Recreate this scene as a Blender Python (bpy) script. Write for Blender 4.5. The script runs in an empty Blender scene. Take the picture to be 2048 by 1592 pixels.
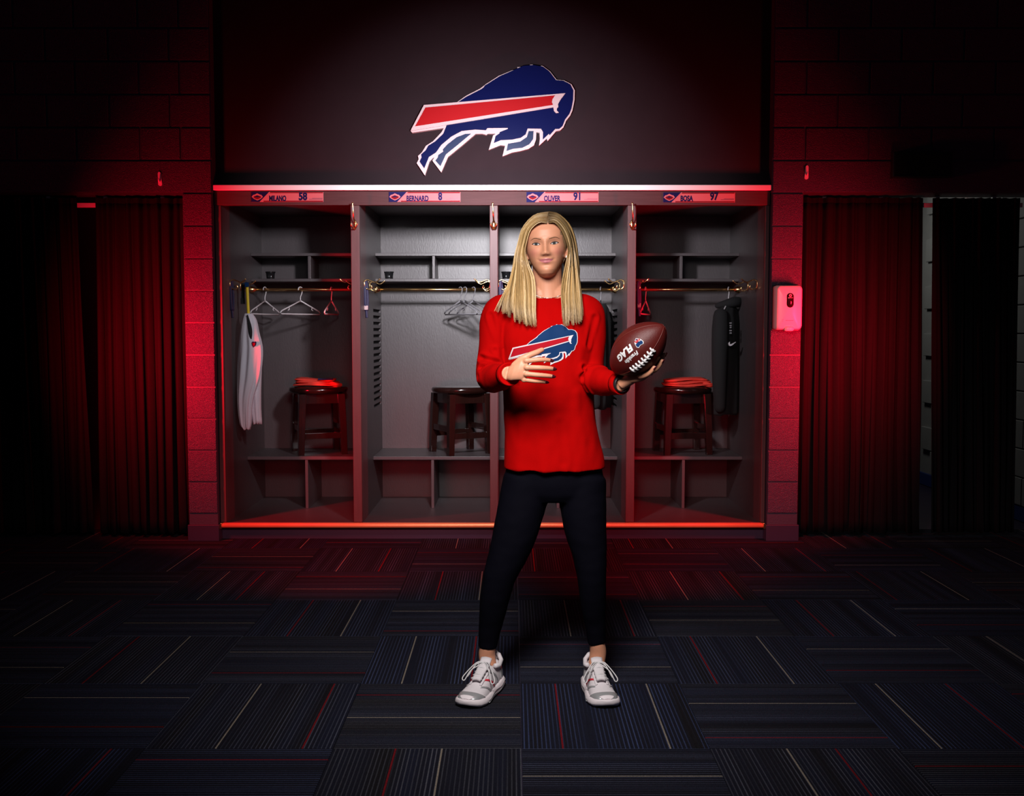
import bpy, bmesh, math, random
import numpy as np
from mathutils import Vector, Matrix, noise
from mathutils.bvhtree import BVHTree

# ------------------------------------------------------------------ camera, world, lights, exposure
SC = bpy.context.scene
COL = SC.collection
F_PX, CX, CY = 2050.0, 1024.0, 796.0
CAM_H, PITCH = 1.351, math.radians(3.8)
cam_d = bpy.data.cameras.new('camera'); cam = bpy.data.objects.new('camera', cam_d); COL.objects.link(cam)
cam_d.sensor_width = 36.0; cam_d.sensor_fit = 'HORIZONTAL'; cam_d.lens = 36.0*F_PX/2048.0
cam.location = (0, 0, CAM_H); cam.rotation_euler = (math.pi/2-PITCH, 0, 0)
SC.camera = cam
SC.view_settings.view_transform = 'Standard'; SC.view_settings.look = 'None'
SC.view_settings.gamma = 1.0; SC.view_settings.use_curve_mapping = False
SC.view_settings.exposure = 0.0
world = bpy.data.worlds.new('dark_room'); SC.world = world; world.use_nodes = True
world.node_tree.nodes['Background'].inputs[0].default_value = (0.55, 0.6, 1.0, 1)
world.node_tree.nodes['Background'].inputs[1].default_value = 0.042

def aim(o, target):
    d = Vector(target)-o.location
    o.rotation_euler = d.to_track_quat('-Z', 'Y').to_euler()
def area_light(name, loc, target, power, size, color=(1, 1, 1), spread=180, sy=None):
    L = bpy.data.lights.new(name, 'AREA'); L.energy = power; L.color = color
    L.shape = 'RECTANGLE'; L.size = size; L.size_y = sy or size; L.spread = math.radians(spread)
    o = bpy.data.objects.new(name, L); COL.objects.link(o); o.location = loc; aim(o, target); return o
def spot_light(name, loc, target, power, angle, color, blend=1.0, radius=0.08):
    L = bpy.data.lights.new(name, 'SPOT'); L.energy = power; L.color = color
    L.spot_size = math.radians(angle); L.spot_blend = blend; L.shadow_soft_size = radius
    o = bpy.data.objects.new(name, L); COL.objects.link(o); o.location = loc; aim(o, target); return o
area_light('key_softbox', (-0.15, 1.95, 2.36), (0.12, 3.75, 0.85), 20, 0.62, (1.0, 0.95, 0.93), 86)
area_light('locker_strobe', (-0.13, 4.72, 2.28), (-0.13, 6.6, 1.92), 31, 0.18, (0.96, 0.95, 1.0), 88)
RED = (1.0, 0.004, 0.022)
area_light('red_panel', (-2.42, 5.78, 1.2), (-1.98, 6.5, 1.2), 44, 0.12, RED, 140, 0.45)
area_light('red_panel', (2.18, 5.78, 1.24), (1.74, 6.5, 1.24), 44, 0.12, RED, 140, 0.45)
area_light('red_floor_wash', (-0.9, 5.05, 0.75), (-0.9, 6.0, 0.0), 5.5, 0.5, RED, 108, 0.15)
area_light('red_floor_wash', (0.75, 5.05, 0.75), (0.75, 6.0, 0.0), 5.5, 0.5, RED, 108, 0.15)
area_light('back_room_lamp', (2.6, 8.6, 2.5), (3.6, 8.2, 0.9), 4, 0.4, (1.0, 0.97, 0.9))

# ------------------------------------------------------------------ helpers
def P(x, y, Y):
    """photo pixel + distance in front of the camera -> world point"""
    u = (x-CX)/F_PX; v = (CY-y)/F_PX
    yc = math.cos(PITCH)+v*math.sin(PITCH); zc = -math.sin(PITCH)+v*math.cos(PITCH)
    t = Y/yc
    return Vector((u*t, Y, CAM_H+zc*t))
def px(n, y, Y):
    v = (CY-y)/F_PX
    return n/F_PX*Y/(math.cos(PITCH)+v*math.sin(PITCH))
ORG = {}
def tag(o, label=None, cat=None, group=None, kind=None):
    if label: o['label'] = label
    if cat: o['category'] = cat
    if group: o['group'] = group
    if kind: o['kind'] = kind
    return o
def thing(name, loc, label, cat, group=None, rz=0.0, kind=None):
    o = bpy.data.objects.new(name, None); COL.objects.link(o); o.empty_display_size = 0.05
    o.location = loc; o.rotation_euler = (0, 0, rz); ORG[o.name] = Vector(loc)
    return tag(o, label, cat, group, kind)
def mesh_from(name, V, F, smooth=False):
    me = bpy.data.meshes.new(name)
    me.from_pydata([tuple(v) for v in V], [], [tuple(f) for f in F])
    bm = bmesh.new(); bm.from_mesh(me)
    bmesh.ops.recalc_face_normals(bm, faces=bm.faces[:]); bm.to_mesh(me); bm.free()
    if smooth: me.polygons.foreach_set('use_smooth', [True]*len(me.polygons))
    me.update(); return me
def link(name, me, mat, parent=None, loc=(0, 0, 0)):
    o = bpy.data.objects.new(name, me); COL.objects.link(o)
    if mat is not None:
        if len(me.materials) == 0: me.materials.append(mat)
    if parent is not None: o.parent = parent; ORG[o.name] = ORG.get(parent.name, Vector((0, 0, 0)))
    else: o.location = loc; ORG[o.name] = Vector(loc)
    return o
def mk(name, VF, mat, parent=None, smooth=False, local=False, bevel=0, label=None):
    """VF in world coordinates (or the parent's own if local)"""
    V, F = VF
    V = [Vector(v) for v in V]
    if parent is not None: org = Vector((0, 0, 0)) if local else ORG[parent.name]
    else:
        lo = Vector([min(v[i] for v in V) for i in range(3)]); hi = Vector([max(v[i] for v in V) for i in range(3)])
        org = Vector(((lo.x+hi.x)/2, (lo.y+hi.y)/2, lo.z))
    me = mesh_from(name, [v-org for v in V], F, smooth)
    o = link(name, me, mat, parent, org)
    if bevel:
        b = o.modifiers.new('bevel', 'BEVEL'); b.width = bevel; b.segments = 2; b.limit_method = 'ANGLE'
    if label: o['label'] = label
    return o
def join(*vfs):
    V, F = [], []
    for v, f in vfs:
        n = len(V); V += list(v); F += [tuple(i+n for i in q) for q in f]
    return V, F
def xf(VF, M):
    return [M @ Vector(v) for v in VF[0]], VF[1]
def box(x0, x1, y0, y1, z0, z1):
    V = [(x, y, z) for z in (z0, z1) for y in (y0, y1) for x in (x0, x1)]
    return V, [(0, 2, 3, 1), (4, 5, 7, 6), (0, 1, 5, 4), (2, 6, 7, 3), (0, 4, 6, 2), (1, 3, 7, 5)]
def bevel_box_mesh(name, sx, sy, sz, b, seg=1):
    bm = bmesh.new(); bmesh.ops.create_cube(bm, size=1.0)
    bmesh.ops.scale(bm, vec=(sx, sy, sz), verts=bm.verts)
    bmesh.ops.bevel(bm, geom=bm.edges[:], offset=b, segments=seg, affect='EDGES', profile=0.5)
    me = bpy.data.meshes.new(name); bm.to_mesh(me); bm.free(); return me
def bbox(x0, x1, y0, y1, z0, z1, b=0.004, seg=2):
    me = bevel_box_mesh('tmp', x1-x0, y1-y0, z1-z0, b, seg)
    c = Vector(((x0+x1)/2, (y0+y1)/2, (z0+z1)/2))
    V = [v.co+c for v in me.vertices]; F = [tuple(p.vertices) for p in me.polygons]
    bpy.data.meshes.remove(me); return V, F
def loft(rings, closed=True, caps=True):
    n = len(rings[0]); V = [Vector(p) for r in rings for p in r]; F = []
    for i in range(len(rings)-1):
        for j in range(n if closed else n-1):
            k = (j+1) % n
            F.append((i*n+j, i*n+k, (i+1)*n+k, (i+1)*n+j))
    if caps:
        a = len(V); V.append(sum((Vector(p) for p in rings[0]), Vector())/n)
        b = len(V); V.append(sum((Vector(p) for p in rings[-1]), Vector())/n)
        m = (len(rings)-1)*n
        for j in range(n):
            k = (j+1) % n
            F.append((a, k, j)); F.append((b, m+j, m+k))
    return V, F
def catmull(pts, n):
    pts = [np.array(p, float) for p in pts]
    if len(pts) == 2: return [pts[0]+(pts[1]-pts[0])*i/n for i in range(n+1)]
    ext = [2*pts[0]-pts[1]]+pts+[2*pts[-1]-pts[-2]]
    out = []
    for i in range(len(pts)-1):
        a, b, c, d = ext[i:i+4]
        for k in range(n):
            t = k/n
            out.append(0.5*((2*b)+(-a+c)*t+(2*a-5*b+4*c-d)*t*t+(-a+3*b-3*c+d)*t**3))
    out.append(pts[-1]); return out
def tube(pts, rads, n=10, up=None, flat=1.0, round_ends=False):
    """swept tube; flat scales the second cross axis"""
    pts = [Vector(p) for p in pts]
    if not hasattr(rads, '__len__'): rads = [rads]*len(pts)
    rads = list(rads)
    if round_ends:
        d0 = (pts[0]-pts[1]).normalized(); d1 = (pts[-1]-pts[-2]).normalized(); r0, r1 = rads[0], rads[-1]
        pre = [(pts[0]+d0*r0*math.sin(a), r0*math.cos(a)) for a in (1.35, 0.95, 0.5)]
        post = [(pts[-1]+d1*r1*math.sin(a), r1*math.cos(a)) for a in (0.5, 0.95, 1.35)]
        pts = [p for p, _ in pre]+pts+[p for p, _ in post]; rads = [r for _, r in pre]+rads+[r for _, r in post]
    m = len(pts); tang = []
    for i in range(m):
        d = pts[min(i+1, m-1)]-pts[max(i-1, 0)]
        tang.append(d.normalized() if d.length > 1e-9 else Vector((0, 0, 1)))
    ref = Vector(up) if up is not None else (Vector((0, 0, 1)) if abs(tang[0].z) < 0.9 else Vector((1, 0, 0)))
    a = (ref-tang[0]*ref.dot(tang[0])).normalized(); rings = []
    for i in range(m):
        a = a-tang[i]*a.dot(tang[i])
        a = a.normalized() if a.length > 1e-6 else tang[i].orthogonal().normalized()
        b = tang[i].cross(a)
        rings.append([pts[i]+(a*math.cos(2*math.pi*j/n)+b*flat*math.sin(2*math.pi*j/n))*rads[i] for j in range(n)])
    return loft(rings)
def stube(pts, rads, n=10, seg=5, **k):
    """smooth tube through points with radii"""
    if not hasattr(rads, '__len__'): rads = [rads]*len(pts)
    q = catmull([tuple(p)+(r,) for p, r in zip(pts, rads)], seg)
    return tube([c[:3] for c in q], [max(c[3], 1e-4) for c in q], n, **k)
def ring(c, rx, ry, n=32, e=2.0, z=None):
    out = []
    for j in range(n):
        a = 2*math.pi*j/n; ca, sa = math.cos(a), math.sin(a)
        out.append(Vector((c[0]+rx*math.copysign(abs(ca)**(2/e), ca), c[1]+ry*math.copysign(abs(sa)**(2/e), sa), c[2])))
    return out
def ellipsoid(c, r, nu=16, nv=10):
    c = Vector(c); rings = []
    for i in range(nv+1):
        a = -math.pi/2+math.pi*(i+0.02)/(nv+0.04)
        rings.append([c+Vector((r[0]*math.cos(a)*math.cos(2*math.pi*j/nu), r[1]*math.cos(a)*math.sin(2*math.pi*j/nu), r[2]*math.sin(a))) for j in range(nu)])
    return loft(rings)
def lathe(prof, n=24, c=(0, 0, 0)):
    return loft([ring((c[0], c[1], c[2]+z), r, r, n) for r, z in prof])
def poly_mesh(poly, y0, y1, cut=None):
    """flat outline [(x,z)] -> solid between two depths y0 (front) and y1 (back)"""
    bm = bmesh.new()
    vs = [bm.verts.new((x, y0, z)) for x, z in poly]
    es = [bm.edges.new((vs[i], vs[(i+1) % len(vs)])) for i in range(len(vs))]
    bmesh.ops.triangle_fill(bm, use_beauty=True, use_dissolve=False, edges=es)
    if cut:
        for ax, st in ((0, cut), (2, cut)):
            lo = min(v.co[ax] for v in bm.verts); hi = max(v.co[ax] for v in bm.verts)
            k = lo+st
            while k < hi:
                co = [0, 0, 0]; co[ax] = k; no = [0, 0, 0]; no[ax] = 1
                bmesh.ops.bisect_plane(bm, geom=bm.verts[:]+bm.edges[:]+bm.faces[:], plane_co=co, plane_no=no)
                k += st
    if y1 is not None and y1 != y0:
        g = bmesh.ops.extrude_face_region(bm, geom=bm.faces[:])
        bmesh.ops.translate(bm, verts=[e for e in g['geom'] if isinstance(e, bmesh.types.BMVert)], vec=(0, y1-y0, 0))
    bm.verts.index_update()
    V = [v.co.copy() for v in bm.verts]; F = [tuple(v.index for v in f.verts) for f in bm.faces]
    bm.free(); return V, F
def text_mesh(body, size, extrude=0.0, offset=0.0, align='CENTER', spacing=1.0, shear=0.0):
    cu = bpy.data.curves.new('lettering', 'FONT'); cu.body = body; cu.size = size; cu.extrude = extrude; cu.offset = offset
    cu.align_x = align; cu.align_y = 'CENTER'; cu.space_character = spacing; cu.shear = shear; cu.resolution_u = 4
    o = bpy.data.objects.new('lettering', cu); COL.objects.link(o)
    me = bpy.data.meshes.new_from_object(o.evaluated_get(bpy.context.evaluated_depsgraph_get()))
    V = [v.co.copy() for v in me.vertices]; F = [tuple(p.vertices) for p in me.polygons]
    bpy.data.objects.remove(o); bpy.data.curves.remove(cu); bpy.data.meshes.remove(me); return V, F
def wall_text(body, size, x, y, z, extrude=0.001, width=None, **k):
    V, F = text_mesh(body, size, extrude, **k)
    if width:
        f = width/(max(v.x for v in V)-min(v.x for v in V)); V = [Vector((v.x*f, v.y, v.z)) for v in V]
    return [Vector((x+v.x, y-v.z, z+v.y)) for v in V], F
def remesh(VF, voxel, smooth_it=4, fac=0.5):
    me = mesh_from('tmp', VF[0], VF[1])
    o = bpy.data.objects.new('tmp', me); COL.objects.link(o)
    r = o.modifiers.new('r', 'REMESH'); r.mode = 'VOXEL'; r.voxel_size = voxel; r.use_smooth_shade = True
    if smooth_it:
        s = o.modifiers.new('s', 'SMOOTH'); s.iterations = smooth_it; s.factor = fac
    out = bpy.data.meshes.new_from_object(o.evaluated_get(bpy.context.evaluated_depsgraph_get()))
    bpy.data.objects.remove(o); bpy.data.meshes.remove(me); return out
def link_world_mesh(name, me, mat, parent):
    me.name = name
    me.transform(Matrix.Translation(-ORG[parent.name])); me.materials.clear()
    o = link(name, me, mat, parent)
    return o
def copy_tree(o, parent=None):
    c = o.copy(); COL.objects.link(c)
    if parent is not None: c.parent = parent
    for ch in list(o.children): copy_tree(ch, c)
    return c

# ------------------------------------------------------------------ materials
def mat(name, col, rough=0.5, metal=0.0, bump=0.0, bscale=200.0, bdist=0.002, var=0.0, vscale=8.0, stretch=None, coat=0.0, spec=None, emit=None, sheen=0.0):
    m = bpy.data.materials.new(name); m.use_nodes = True
    nt = m.node_tree; N = nt.nodes; L = nt.links; bs = N['Principled BSDF']
    bs.inputs['Base Color'].default_value = (*col, 1); bs.inputs['Roughness'].default_value = rough
    bs.inputs['Metallic'].default_value = metal; bs.inputs['Coat Weight'].default_value = coat
    if spec is not None: bs.inputs['Specular IOR Level'].default_value = spec
    if sheen: bs.inputs['Sheen Weight'].default_value = sheen
    if emit: bs.inputs['Emission Color'].default_value = (*emit[:3], 1); bs.inputs['Emission Strength'].default_value = emit[3]
    tc = N.new('ShaderNodeTexCoord'); mp = N.new('ShaderNodeMapping'); L.new(tc.outputs['Object'], mp.inputs[0])
    if stretch: mp.inputs['Scale'].default_value = stretch
    if var:
        nz = N.new('ShaderNodeTexNoise'); nz.inputs['Scale'].default_value = vscale; nz.inputs['Detail'].default_value = 4
        L.new(mp.outputs[0], nz.inputs['Vector'])
        mx = N.new('ShaderNodeMix'); mx.data_type = 'RGBA'
        mx.inputs[6].default_value = (*[c*(1-var) for c in col], 1); mx.inputs[7].default_value = (*[min(1, c*(1+var)) for c in col], 1)
        L.new(nz.outputs['Fac'], mx.inputs[0]); L.new(mx.outputs[2], bs.inputs['Base Color'])
    if bump:
        nb = N.new('ShaderNodeTexNoise'); nb.inputs['Scale'].default_value = bscale; nb.inputs['Detail'].default_value = 3
        L.new(mp.outputs[0], nb.inputs['Vector'])
        bp = N.new('ShaderNodeBump'); bp.inputs['Strength'].default_value = bump; bp.inputs['Distance'].default_value = bdist
        L.new(nb.outputs['Fac'], bp.inputs['Height']); L.new(bp.outputs[0], bs.inputs['Normal'])
    return m
def attr_mat(name, rough, attr='Col', bump=0.0, bscale=300, spec=None, sss=0.0, aniso=0.0, stretch=None):
    m = mat(name, (0.5, 0.5, 0.5), rough, 0, bump, bscale, spec=spec, stretch=stretch)
    a = m.node_tree.nodes.new('ShaderNodeVertexColor'); a.layer_name = attr
    bs = m.node_tree.nodes['Principled BSDF']
    m.node_tree.links.new(a.outputs[0], bs.inputs['Base Color'])
    if sss:
        bs.inputs['Subsurface Weight'].default_value = sss; bs.inputs['Subsurface Radius'].default_value = (0.01, 0.004, 0.002); bs.inputs['Subsurface Scale'].default_value = 0.5
    if aniso: bs.inputs['Anisotropic'].default_value = aniso
    return m
M = {}
M['block'] = mat('painted_block', (0.052, 0.046, 0.08), 0.36, bump=1.0, bscale=210, bdist=0.009, var=0.3, vscale=160)
M['mortar'] = mat('painted_mortar', (0.042, 0.038, 0.065), 0.55, bump=0.6, bscale=120)
M['greyblock'] = mat('grey_block', (0.32, 0.33, 0.33), 0.7, bump=0.6, bscale=140, var=0.1)
M['base'] = mat('vinyl_base', (0.03, 0.022, 0.05), 0.45, var=0.1)
M['bluebase'] = mat('blue_base', (0.02, 0.05, 0.22), 0.45, var=0.1)
M['panel'] = mat('charcoal_paint', (0.022, 0.0125, 0.0155), 0.9, spec=0.1, bump=0.15, bscale=90, var=0.1)
M['ceil'] = mat('dark_ceiling', (0.02, 0.02, 0.022), 0.9, bump=0.3, bscale=60)
M['wood'] = mat('espresso_wood', (0.08, 0.034, 0.036), 0.55, bump=0.12, bscale=60, var=0.25, vscale=6, stretch=(14, 14, 1.2), spec=0.4)
M['woodh'] = mat('espresso_wood_h', (0.07, 0.03, 0.032), 0.7, bump=0.12, bscale=60, var=0.25, vscale=6, stretch=(1.2, 14, 14), spec=0.15)
M['inner'] = mat('locker_laminate', (0.07, 0.056, 0.06), 0.42, bump=0.35, bscale=130, var=0.12, vscale=14, stretch=(1, 1, 0.35), spec=0.6)
M['slotshade'] = mat('vent_shade_black', (0.004, 0.004, 0.004), 0.9)  # black standing in for the darkness inside the vent slots
M['white'] = mat('white_strip', (0.86, 0.84, 0.85), 0.35, var=0.03)
M['brass'] = mat('brass', (0.85, 0.56, 0.24), 0.22, 1.0, var=0.1, vscale=20)
M['gold'] = mat('gold_rail', (0.78, 0.42, 0.17), 0.4, 0.35, var=0.12, vscale=9)
M['curtain'] = mat('curtain_cloth', (0.0065, 0.005, 0.006), 0.9, bump=0.5, bscale=400, var=0.2, vscale=40, spec=0.15)
M['whiteplastic'] = mat('white_plastic', (0.8, 0.78, 0.76), 0.3, var=0.02)
M['blackgloss'] = mat('black_gloss', (0.01, 0.01, 0.011), 0.12, var=0.2)
M['blackplastic'] = mat('black_plastic', (0.014, 0.013, 0.014), 0.35, var=0.1)
M['hanger'] = mat('hanger_plastic', (0.6, 0.58, 0.6), 0.35, var=0.03)
M['hangergrey'] = mat('hanger_grey_plastic', (0.22, 0.21, 0.23), 0.3, var=0.05)
M['stool'] = mat('stool_wood', (0.016, 0.005, 0.004), 0.16, bump=0.08, bscale=60, var=0.4, vscale=8, stretch=(8, 8, 1), coat=0.5)
M['redcloth'] = mat('red_cloth', (0.62, 0.035, 0.02), 0.85, bump=0.6, bscale=250, var=0.15)
M['navy'] = mat('navy_strap', (0.012, 0.011, 0.05), 0.6, bump=0.4, bscale=500, var=0.1)
M['purple'] = mat('violet_strap', (0.03, 0.01, 0.085), 0.6, bump=0.4, bscale=500, var=0.1)
M['yellow'] = mat('yellow_strap', (0.75, 0.52, 0.02), 0.5, bump=0.4, bscale=500, var=0.05)
M['whitecloth'] = mat('white_cloth', (0.62, 0.58, 0.64), 0.9, bump=0.5, bscale=220, var=0.05)
M['blackcloth'] = mat('black_cloth', (0.007, 0.007, 0.008), 0.9, bump=0.5, bscale=220, var=0.2)
M['logowhite'] = mat('sign_white', (0.5, 0.36, 0.375), 0.5, var=0.02, spec=0.2)  # white sign with the pink cast of the red light mixed in
M['logoblue'] = mat('sign_blue', (0.003, 0.005, 0.05), 0.16, var=0.05)
M['logobluelight'] = mat('sign_blue_leg', (0.009, 0.018, 0.06), 0.3, var=0.05, spec=0.2)
M['logored'] = mat('sign_red', (0.32, 0.001, 0.004), 0.5, var=0.03, spec=0.1)
M['plate'] = mat('plate_pink', (0.5, 0.135, 0.15), 0.7, var=0.02, spec=0.1)
M['platered'] = mat('plate_red', (0.16, 0.002, 0.008), 0.7, var=0.02, spec=0.1)
M['platenavy'] = mat('plate_navy', (0.008, 0.007, 0.06), 0.7, var=0.05, spec=0.1)
M['shirt'] = mat('red_jersey_knit', (0.36, 0.0008, 0.0008), 0.9, bump=0.35, bscale=420, var=0.06, vscale=20, spec=0.04)
M['leggings'] = mat('black_leggings', (0.0028, 0.0026, 0.005), 0.75, bump=0.3, bscale=500, var=0.1, spec=0.02)
M['printwhite'] = mat('print_white', (0.6, 0.56, 0.59), 0.7, var=0.02, spec=0.1)
M['printblue'] = mat('print_blue', (0.0035, 0.027, 0.10), 0.7, var=0.05, spec=0.1)
M['printred'] = mat('print_red', (0.36, 0.004, 0.013), 0.7, var=0.03, spec=0.1)
M['skin'] = attr_mat('skin', 0.48, bump=0.06, bscale=900, spec=0.4, sss=0.06)
M['hair'] = attr_mat('hair', 0.36, spec=0.55, aniso=0.5)
M['brow'] = mat('brow_hair', (0.24, 0.11, 0.055), 0.7, var=0.1)
M['lash'] = mat('lash', (0.02, 0.012, 0.01), 0.6, var=0.1)
M['eyewhite'] = mat('eye_white', (0.5, 0.45, 0.43), 0.2, var=0.03)
M['iris'] = mat('iris', (0.03, 0.045, 0.05), 0.15, var=0.3, vscale=400)
M['nail'] = mat('dark_red_nail', (0.055, 0.006, 0.01), 0.12, var=0.05, coat=0.5)
M['silver'] = mat('silver_metal', (0.8, 0.78, 0.78), 0.2, 1.0, var=0.04)
M['pearl'] = mat('pearl', (0.85, 0.8, 0.76), 0.15, var=0.02, coat=0.5)
M['shoewhite'] = mat('shoe_mesh', (0.72, 0.66, 0.68), 0.7, bump=0.7, bscale=700, var=0.05)
M['shoesole'] = mat('shoe_foam', (0.76, 0.68, 0.70), 0.6, var=0.04)
M['shoesilver'] = mat('shoe_silver', (0.62, 0.62, 0.63), 0.3, 0.6, var=0.08)
M['shoered'] = mat('shoe_red', (0.6, 0.03, 0.05), 0.5, var=0.03)
M['ball'] = mat('football_leather', (0.075, 0.0065, 0.005), 0.42, bump=0.45, bscale=520, var=0.12, vscale=25, spec=0.35)
M['seam'] = mat('football_seam', (0.11, 0.012, 0.008), 0.5, var=0.1)
M['lace'] = mat('lace_white', (0.62, 0.6, 0.6), 0.5, var=0.02)
M['smoke'] = mat('dark_window', (0.012, 0.006, 0.008), 0.08, var=0.2)

def carpet_material():
    m = bpy.data.materials.new('striped_carpet'); m.use_nodes = True
    nt = m.node_tree; N = nt.nodes; L = nt.links; bs = N['Principled BSDF']; bs.inputs['Roughness'].default_value = 0.95
    bs.inputs['Specular IOR Level'].default_value = 0.1
    tc = N.new('ShaderNodeTexCoord'); oi = N.new('ShaderNodeObjectInfo'); sp = N.new('ShaderNodeSeparateXYZ')
    L.new(tc.outputs['Object'], sp.inputs[0])
    def math_(op, a, b=None, c=None):
        n = N.new('ShaderNodeMath'); n.operation = op
        for i, v in enumerate((a, b, c)):
            if v is None: continue
            if isinstance(v, (int, float)): n.inputs[i].default_value = v
            else: L.new(v, n.inputs[i])
        return n.outputs[0]
    x = sp.outputs['X']; rnd = oi.outputs['Random']
    r2 = math_('FRACT', math_('MULTIPLY', rnd, 7.31)); r3 = math_('FRACT', math_('MULTIPLY', rnd, 13.77))
    cb = N.new('ShaderNodeCombineXYZ'); L.new(math_('ADD', x, math_('MULTIPLY', rnd, 9.0)), cb.inputs[0])
    L.new(math_('MULTIPLY', sp.outputs['Y'], 0.02), cb.inputs[1])
    def noise_(scale, det=2):
        n = N.new('ShaderNodeTexNoise'); n.inputs['Scale'].default_value = scale; n.inputs['Detail'].default_value = det
        L.new(cb.outputs[0], n.inputs['Vector']); return n.outputs['Fac']
    def ramp(f, a, b):
        n = N.new('ShaderNodeMapRange'); n.inputs['From Min'].default_value = a; n.inputs['From Max'].default_value = b
        L.new(f, n.inputs['Value']); return n.outputs[0]
    wob = math_('MULTIPLY', math_('SUBTRACT', noise_(30), 0.5), 2.0)
    fine = math_('SINE', math_('ADD', math_('MULTIPLY', x, 2*math.pi/0.0142), wob))
    stripe = math_('MULTIPLY', ramp(fine, 0.35, 0.95), ramp(noise_(14), 0.36, 0.66))
    def mix(f, a, b):
        n = N.new('ShaderNodeMix'); n.data_type = 'RGBA'
        if isinstance(f, float): n.inputs[0].default_value = f
        else: L.new(f, n.inputs[0])
        for i, v in ((6, a), (7, b)):
            if isinstance(v, tuple): n.inputs[i].default_value = (*v, 1)
            else: L.new(v, n.inputs[i])
        return n.outputs[2]
    ground = mix(ramp(noise_(9), 0.35, 0.65), (0.011, 0.010, 0.013), (0.012, 0.014, 0.030))
    bluish = mix(r2, (0.105, 0.105, 0.125), (0.055, 0.078, 0.19))
    c = mix(stripe, ground, bluish)
    def line(pos, wid, colr, cin):
        d = math_('ABSOLUTE', math_('SUBTRACT', x, pos))
        f = math_('LESS_THAN', d, wid); return mix(f, cin, colr)
    pw = math_('ADD', 0.11, math_('MULTIPLY', math_('SUBTRACT', r2, 0.5), 0.14))
    pr = math_('ADD', -0.17, math_('MULTIPLY', math_('SUBTRACT', r3, 0.5), 0.14))
    c = line(pw, 0.0026, (0.30, 0.25, 0.2), c)
    c = line(pr, 0.0030, (0.2, 0.008, 0.014), c)
    pile = N.new('ShaderNodeTexNoise'); pile.inputs['Scale'].default_value = 420; L.new(tc.outputs['Object'], pile.inputs['Vector'])
    mm = N.new('ShaderNodeMix'); mm.data_type = 'RGBA'; mm.blend_type = 'MULTIPLY'; mm.inputs[0].default_value = 0.75
    L.new(c, mm.inputs[6]); L.new(ramp(pile.outputs['Fac'], 0.25, 0.7), mm.inputs[7]); L.new(mm.outputs[2], bs.inputs['Base Color'])
    bp = N.new('ShaderNodeBump'); bp.inputs['Strength'].default_value = 0.7; bp.inputs['Distance'].default_value = 0.003
    L.new(math_('ADD', math_('MULTIPLY', fine, 0.3), pile.outputs['Fac']), bp.inputs['Height']); L.new(bp.outputs[0], bs.inputs['Normal'])
    return m
M['carpet'] = carpet_material()

# ------------------------------------------------------------------ the setting
YW, YL = 6.5, 6.56                      # block wall face, locker face
TILE = 0.6096
fl = mk('floor', box(-4.6, 4.6, 0.2, 10.0, -0.12, -0.006), M['base'])
tag(fl, 'dark carpet tile floor with quarter-turned stripes', 'floor', kind='structure')
tile_me = bevel_box_mesh('carpet_tile', TILE-0.0016, TILE-0.0016, 0.008, 0.0015); tile_me.materials.append(M['carpet'])
for i in range(-7, 6):
    for j in range(-4, 5):
        x = 0.031+TILE*(i+0.5); y = 3.844+TILE*(j+0.5)
        if y > 6.85 or abs(x) > 0.62*y+0.5: continue
        o = bpy.data.objects.new('carpet_tile', tile_me); COL.objects.link(o); o.parent = fl
        o.location = Vector((x, y, -0.004))-fl.location
        vert = (i+j) % 2 != 0           # stripes running away from the camera
        o.rotation_euler = (0, 0, (0 if vert else math.pi/2)+(math.pi if (i*3+j) % 4 < 2 else 0))
ce = mk('ceiling', box(-4.6, 4.6, 0.2, 10.0, 3.66, 3.76), M['ceil'])
tag(ce, 'dark ceiling above the locker room', 'ceiling', kind='structure')

COURSE, ZTOP = 0.2032, 2.208            # block courses counted from the head of the curtained openings
XL0, XL1 = -2.073, -1.882               # left pier
XR0, XR1 = 1.632, 1.833                 # right pier
D = 0.25
bcache = {}
def block(parent, x0, x1, z0, z1, name='block', y=YW):
    g = 0.0045
    k = (round(x1-x0, 3), round(z1-z0, 3))
    if k not in bcache:
        bcache[k] = bevel_box_mesh('block', x1-x0-2*g, 0.06, z1-z0-2*g, 0.005, 2); bcache[k].materials.append(M['block'])
    o = bpy.data.objects.new(name, bcache[k]); COL.objects.link(o); o.parent = parent
    o.location = Vector(((x0+x1)/2, y+0.03, (z0+z1)/2))-ORG[parent.name]
    return o
def block_wall(name, xa, xb, pa, pb, rows, label):
    core = join(box(xa, xb, YW+0.009, YW+D, ZTOP+0.004, 3.66), box(pa+0.004, pb-0.004, YW+0.009, YW+D, 0, ZTOP+0.02))
    w = mk(name, core, M['mortar']); tag(w, label, 'wall', kind='structure')
    block(w, max(xa, -9), xb, ZTOP, ZTOP+COURSE, 'lintel')
    z = ZTOP+COURSE; k = 0
    while z < 3.64:
        js = [xa]+[q for q in rows[k % 2] if xa+0.03 < q < xb-0.03]+[xb]
        for a, b in zip(js[:-1], js[1:]): block(w, a, b, z, min(z+COURSE, 3.66))
        z += COURSE; k += 1
    z = ZTOP
    while z > 0.19:
        block(w, pa, pb, z-COURSE, z); z -= COURSE
    return w
rowsL = ([-3.5, -3.1, -2.725, -2.327, -2.073], [-3.306, -2.906, -2.515, -2.136])
rowsR = ([1.834, 2.23, 2.624, 3.013, 3.41], [2.032, 2.424, 2.812, 3.2])
wl = block_wall('wall_left', -3.9, XL1, XL0, XL1, rowsL, 'navy painted block wall with curtained opening left of the lockers')
wr = block_wall('wall_right', XR0, 3.62, XR0, XR1, rowsR, 'navy painted block wall with curtained opening right of the lockers')
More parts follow.
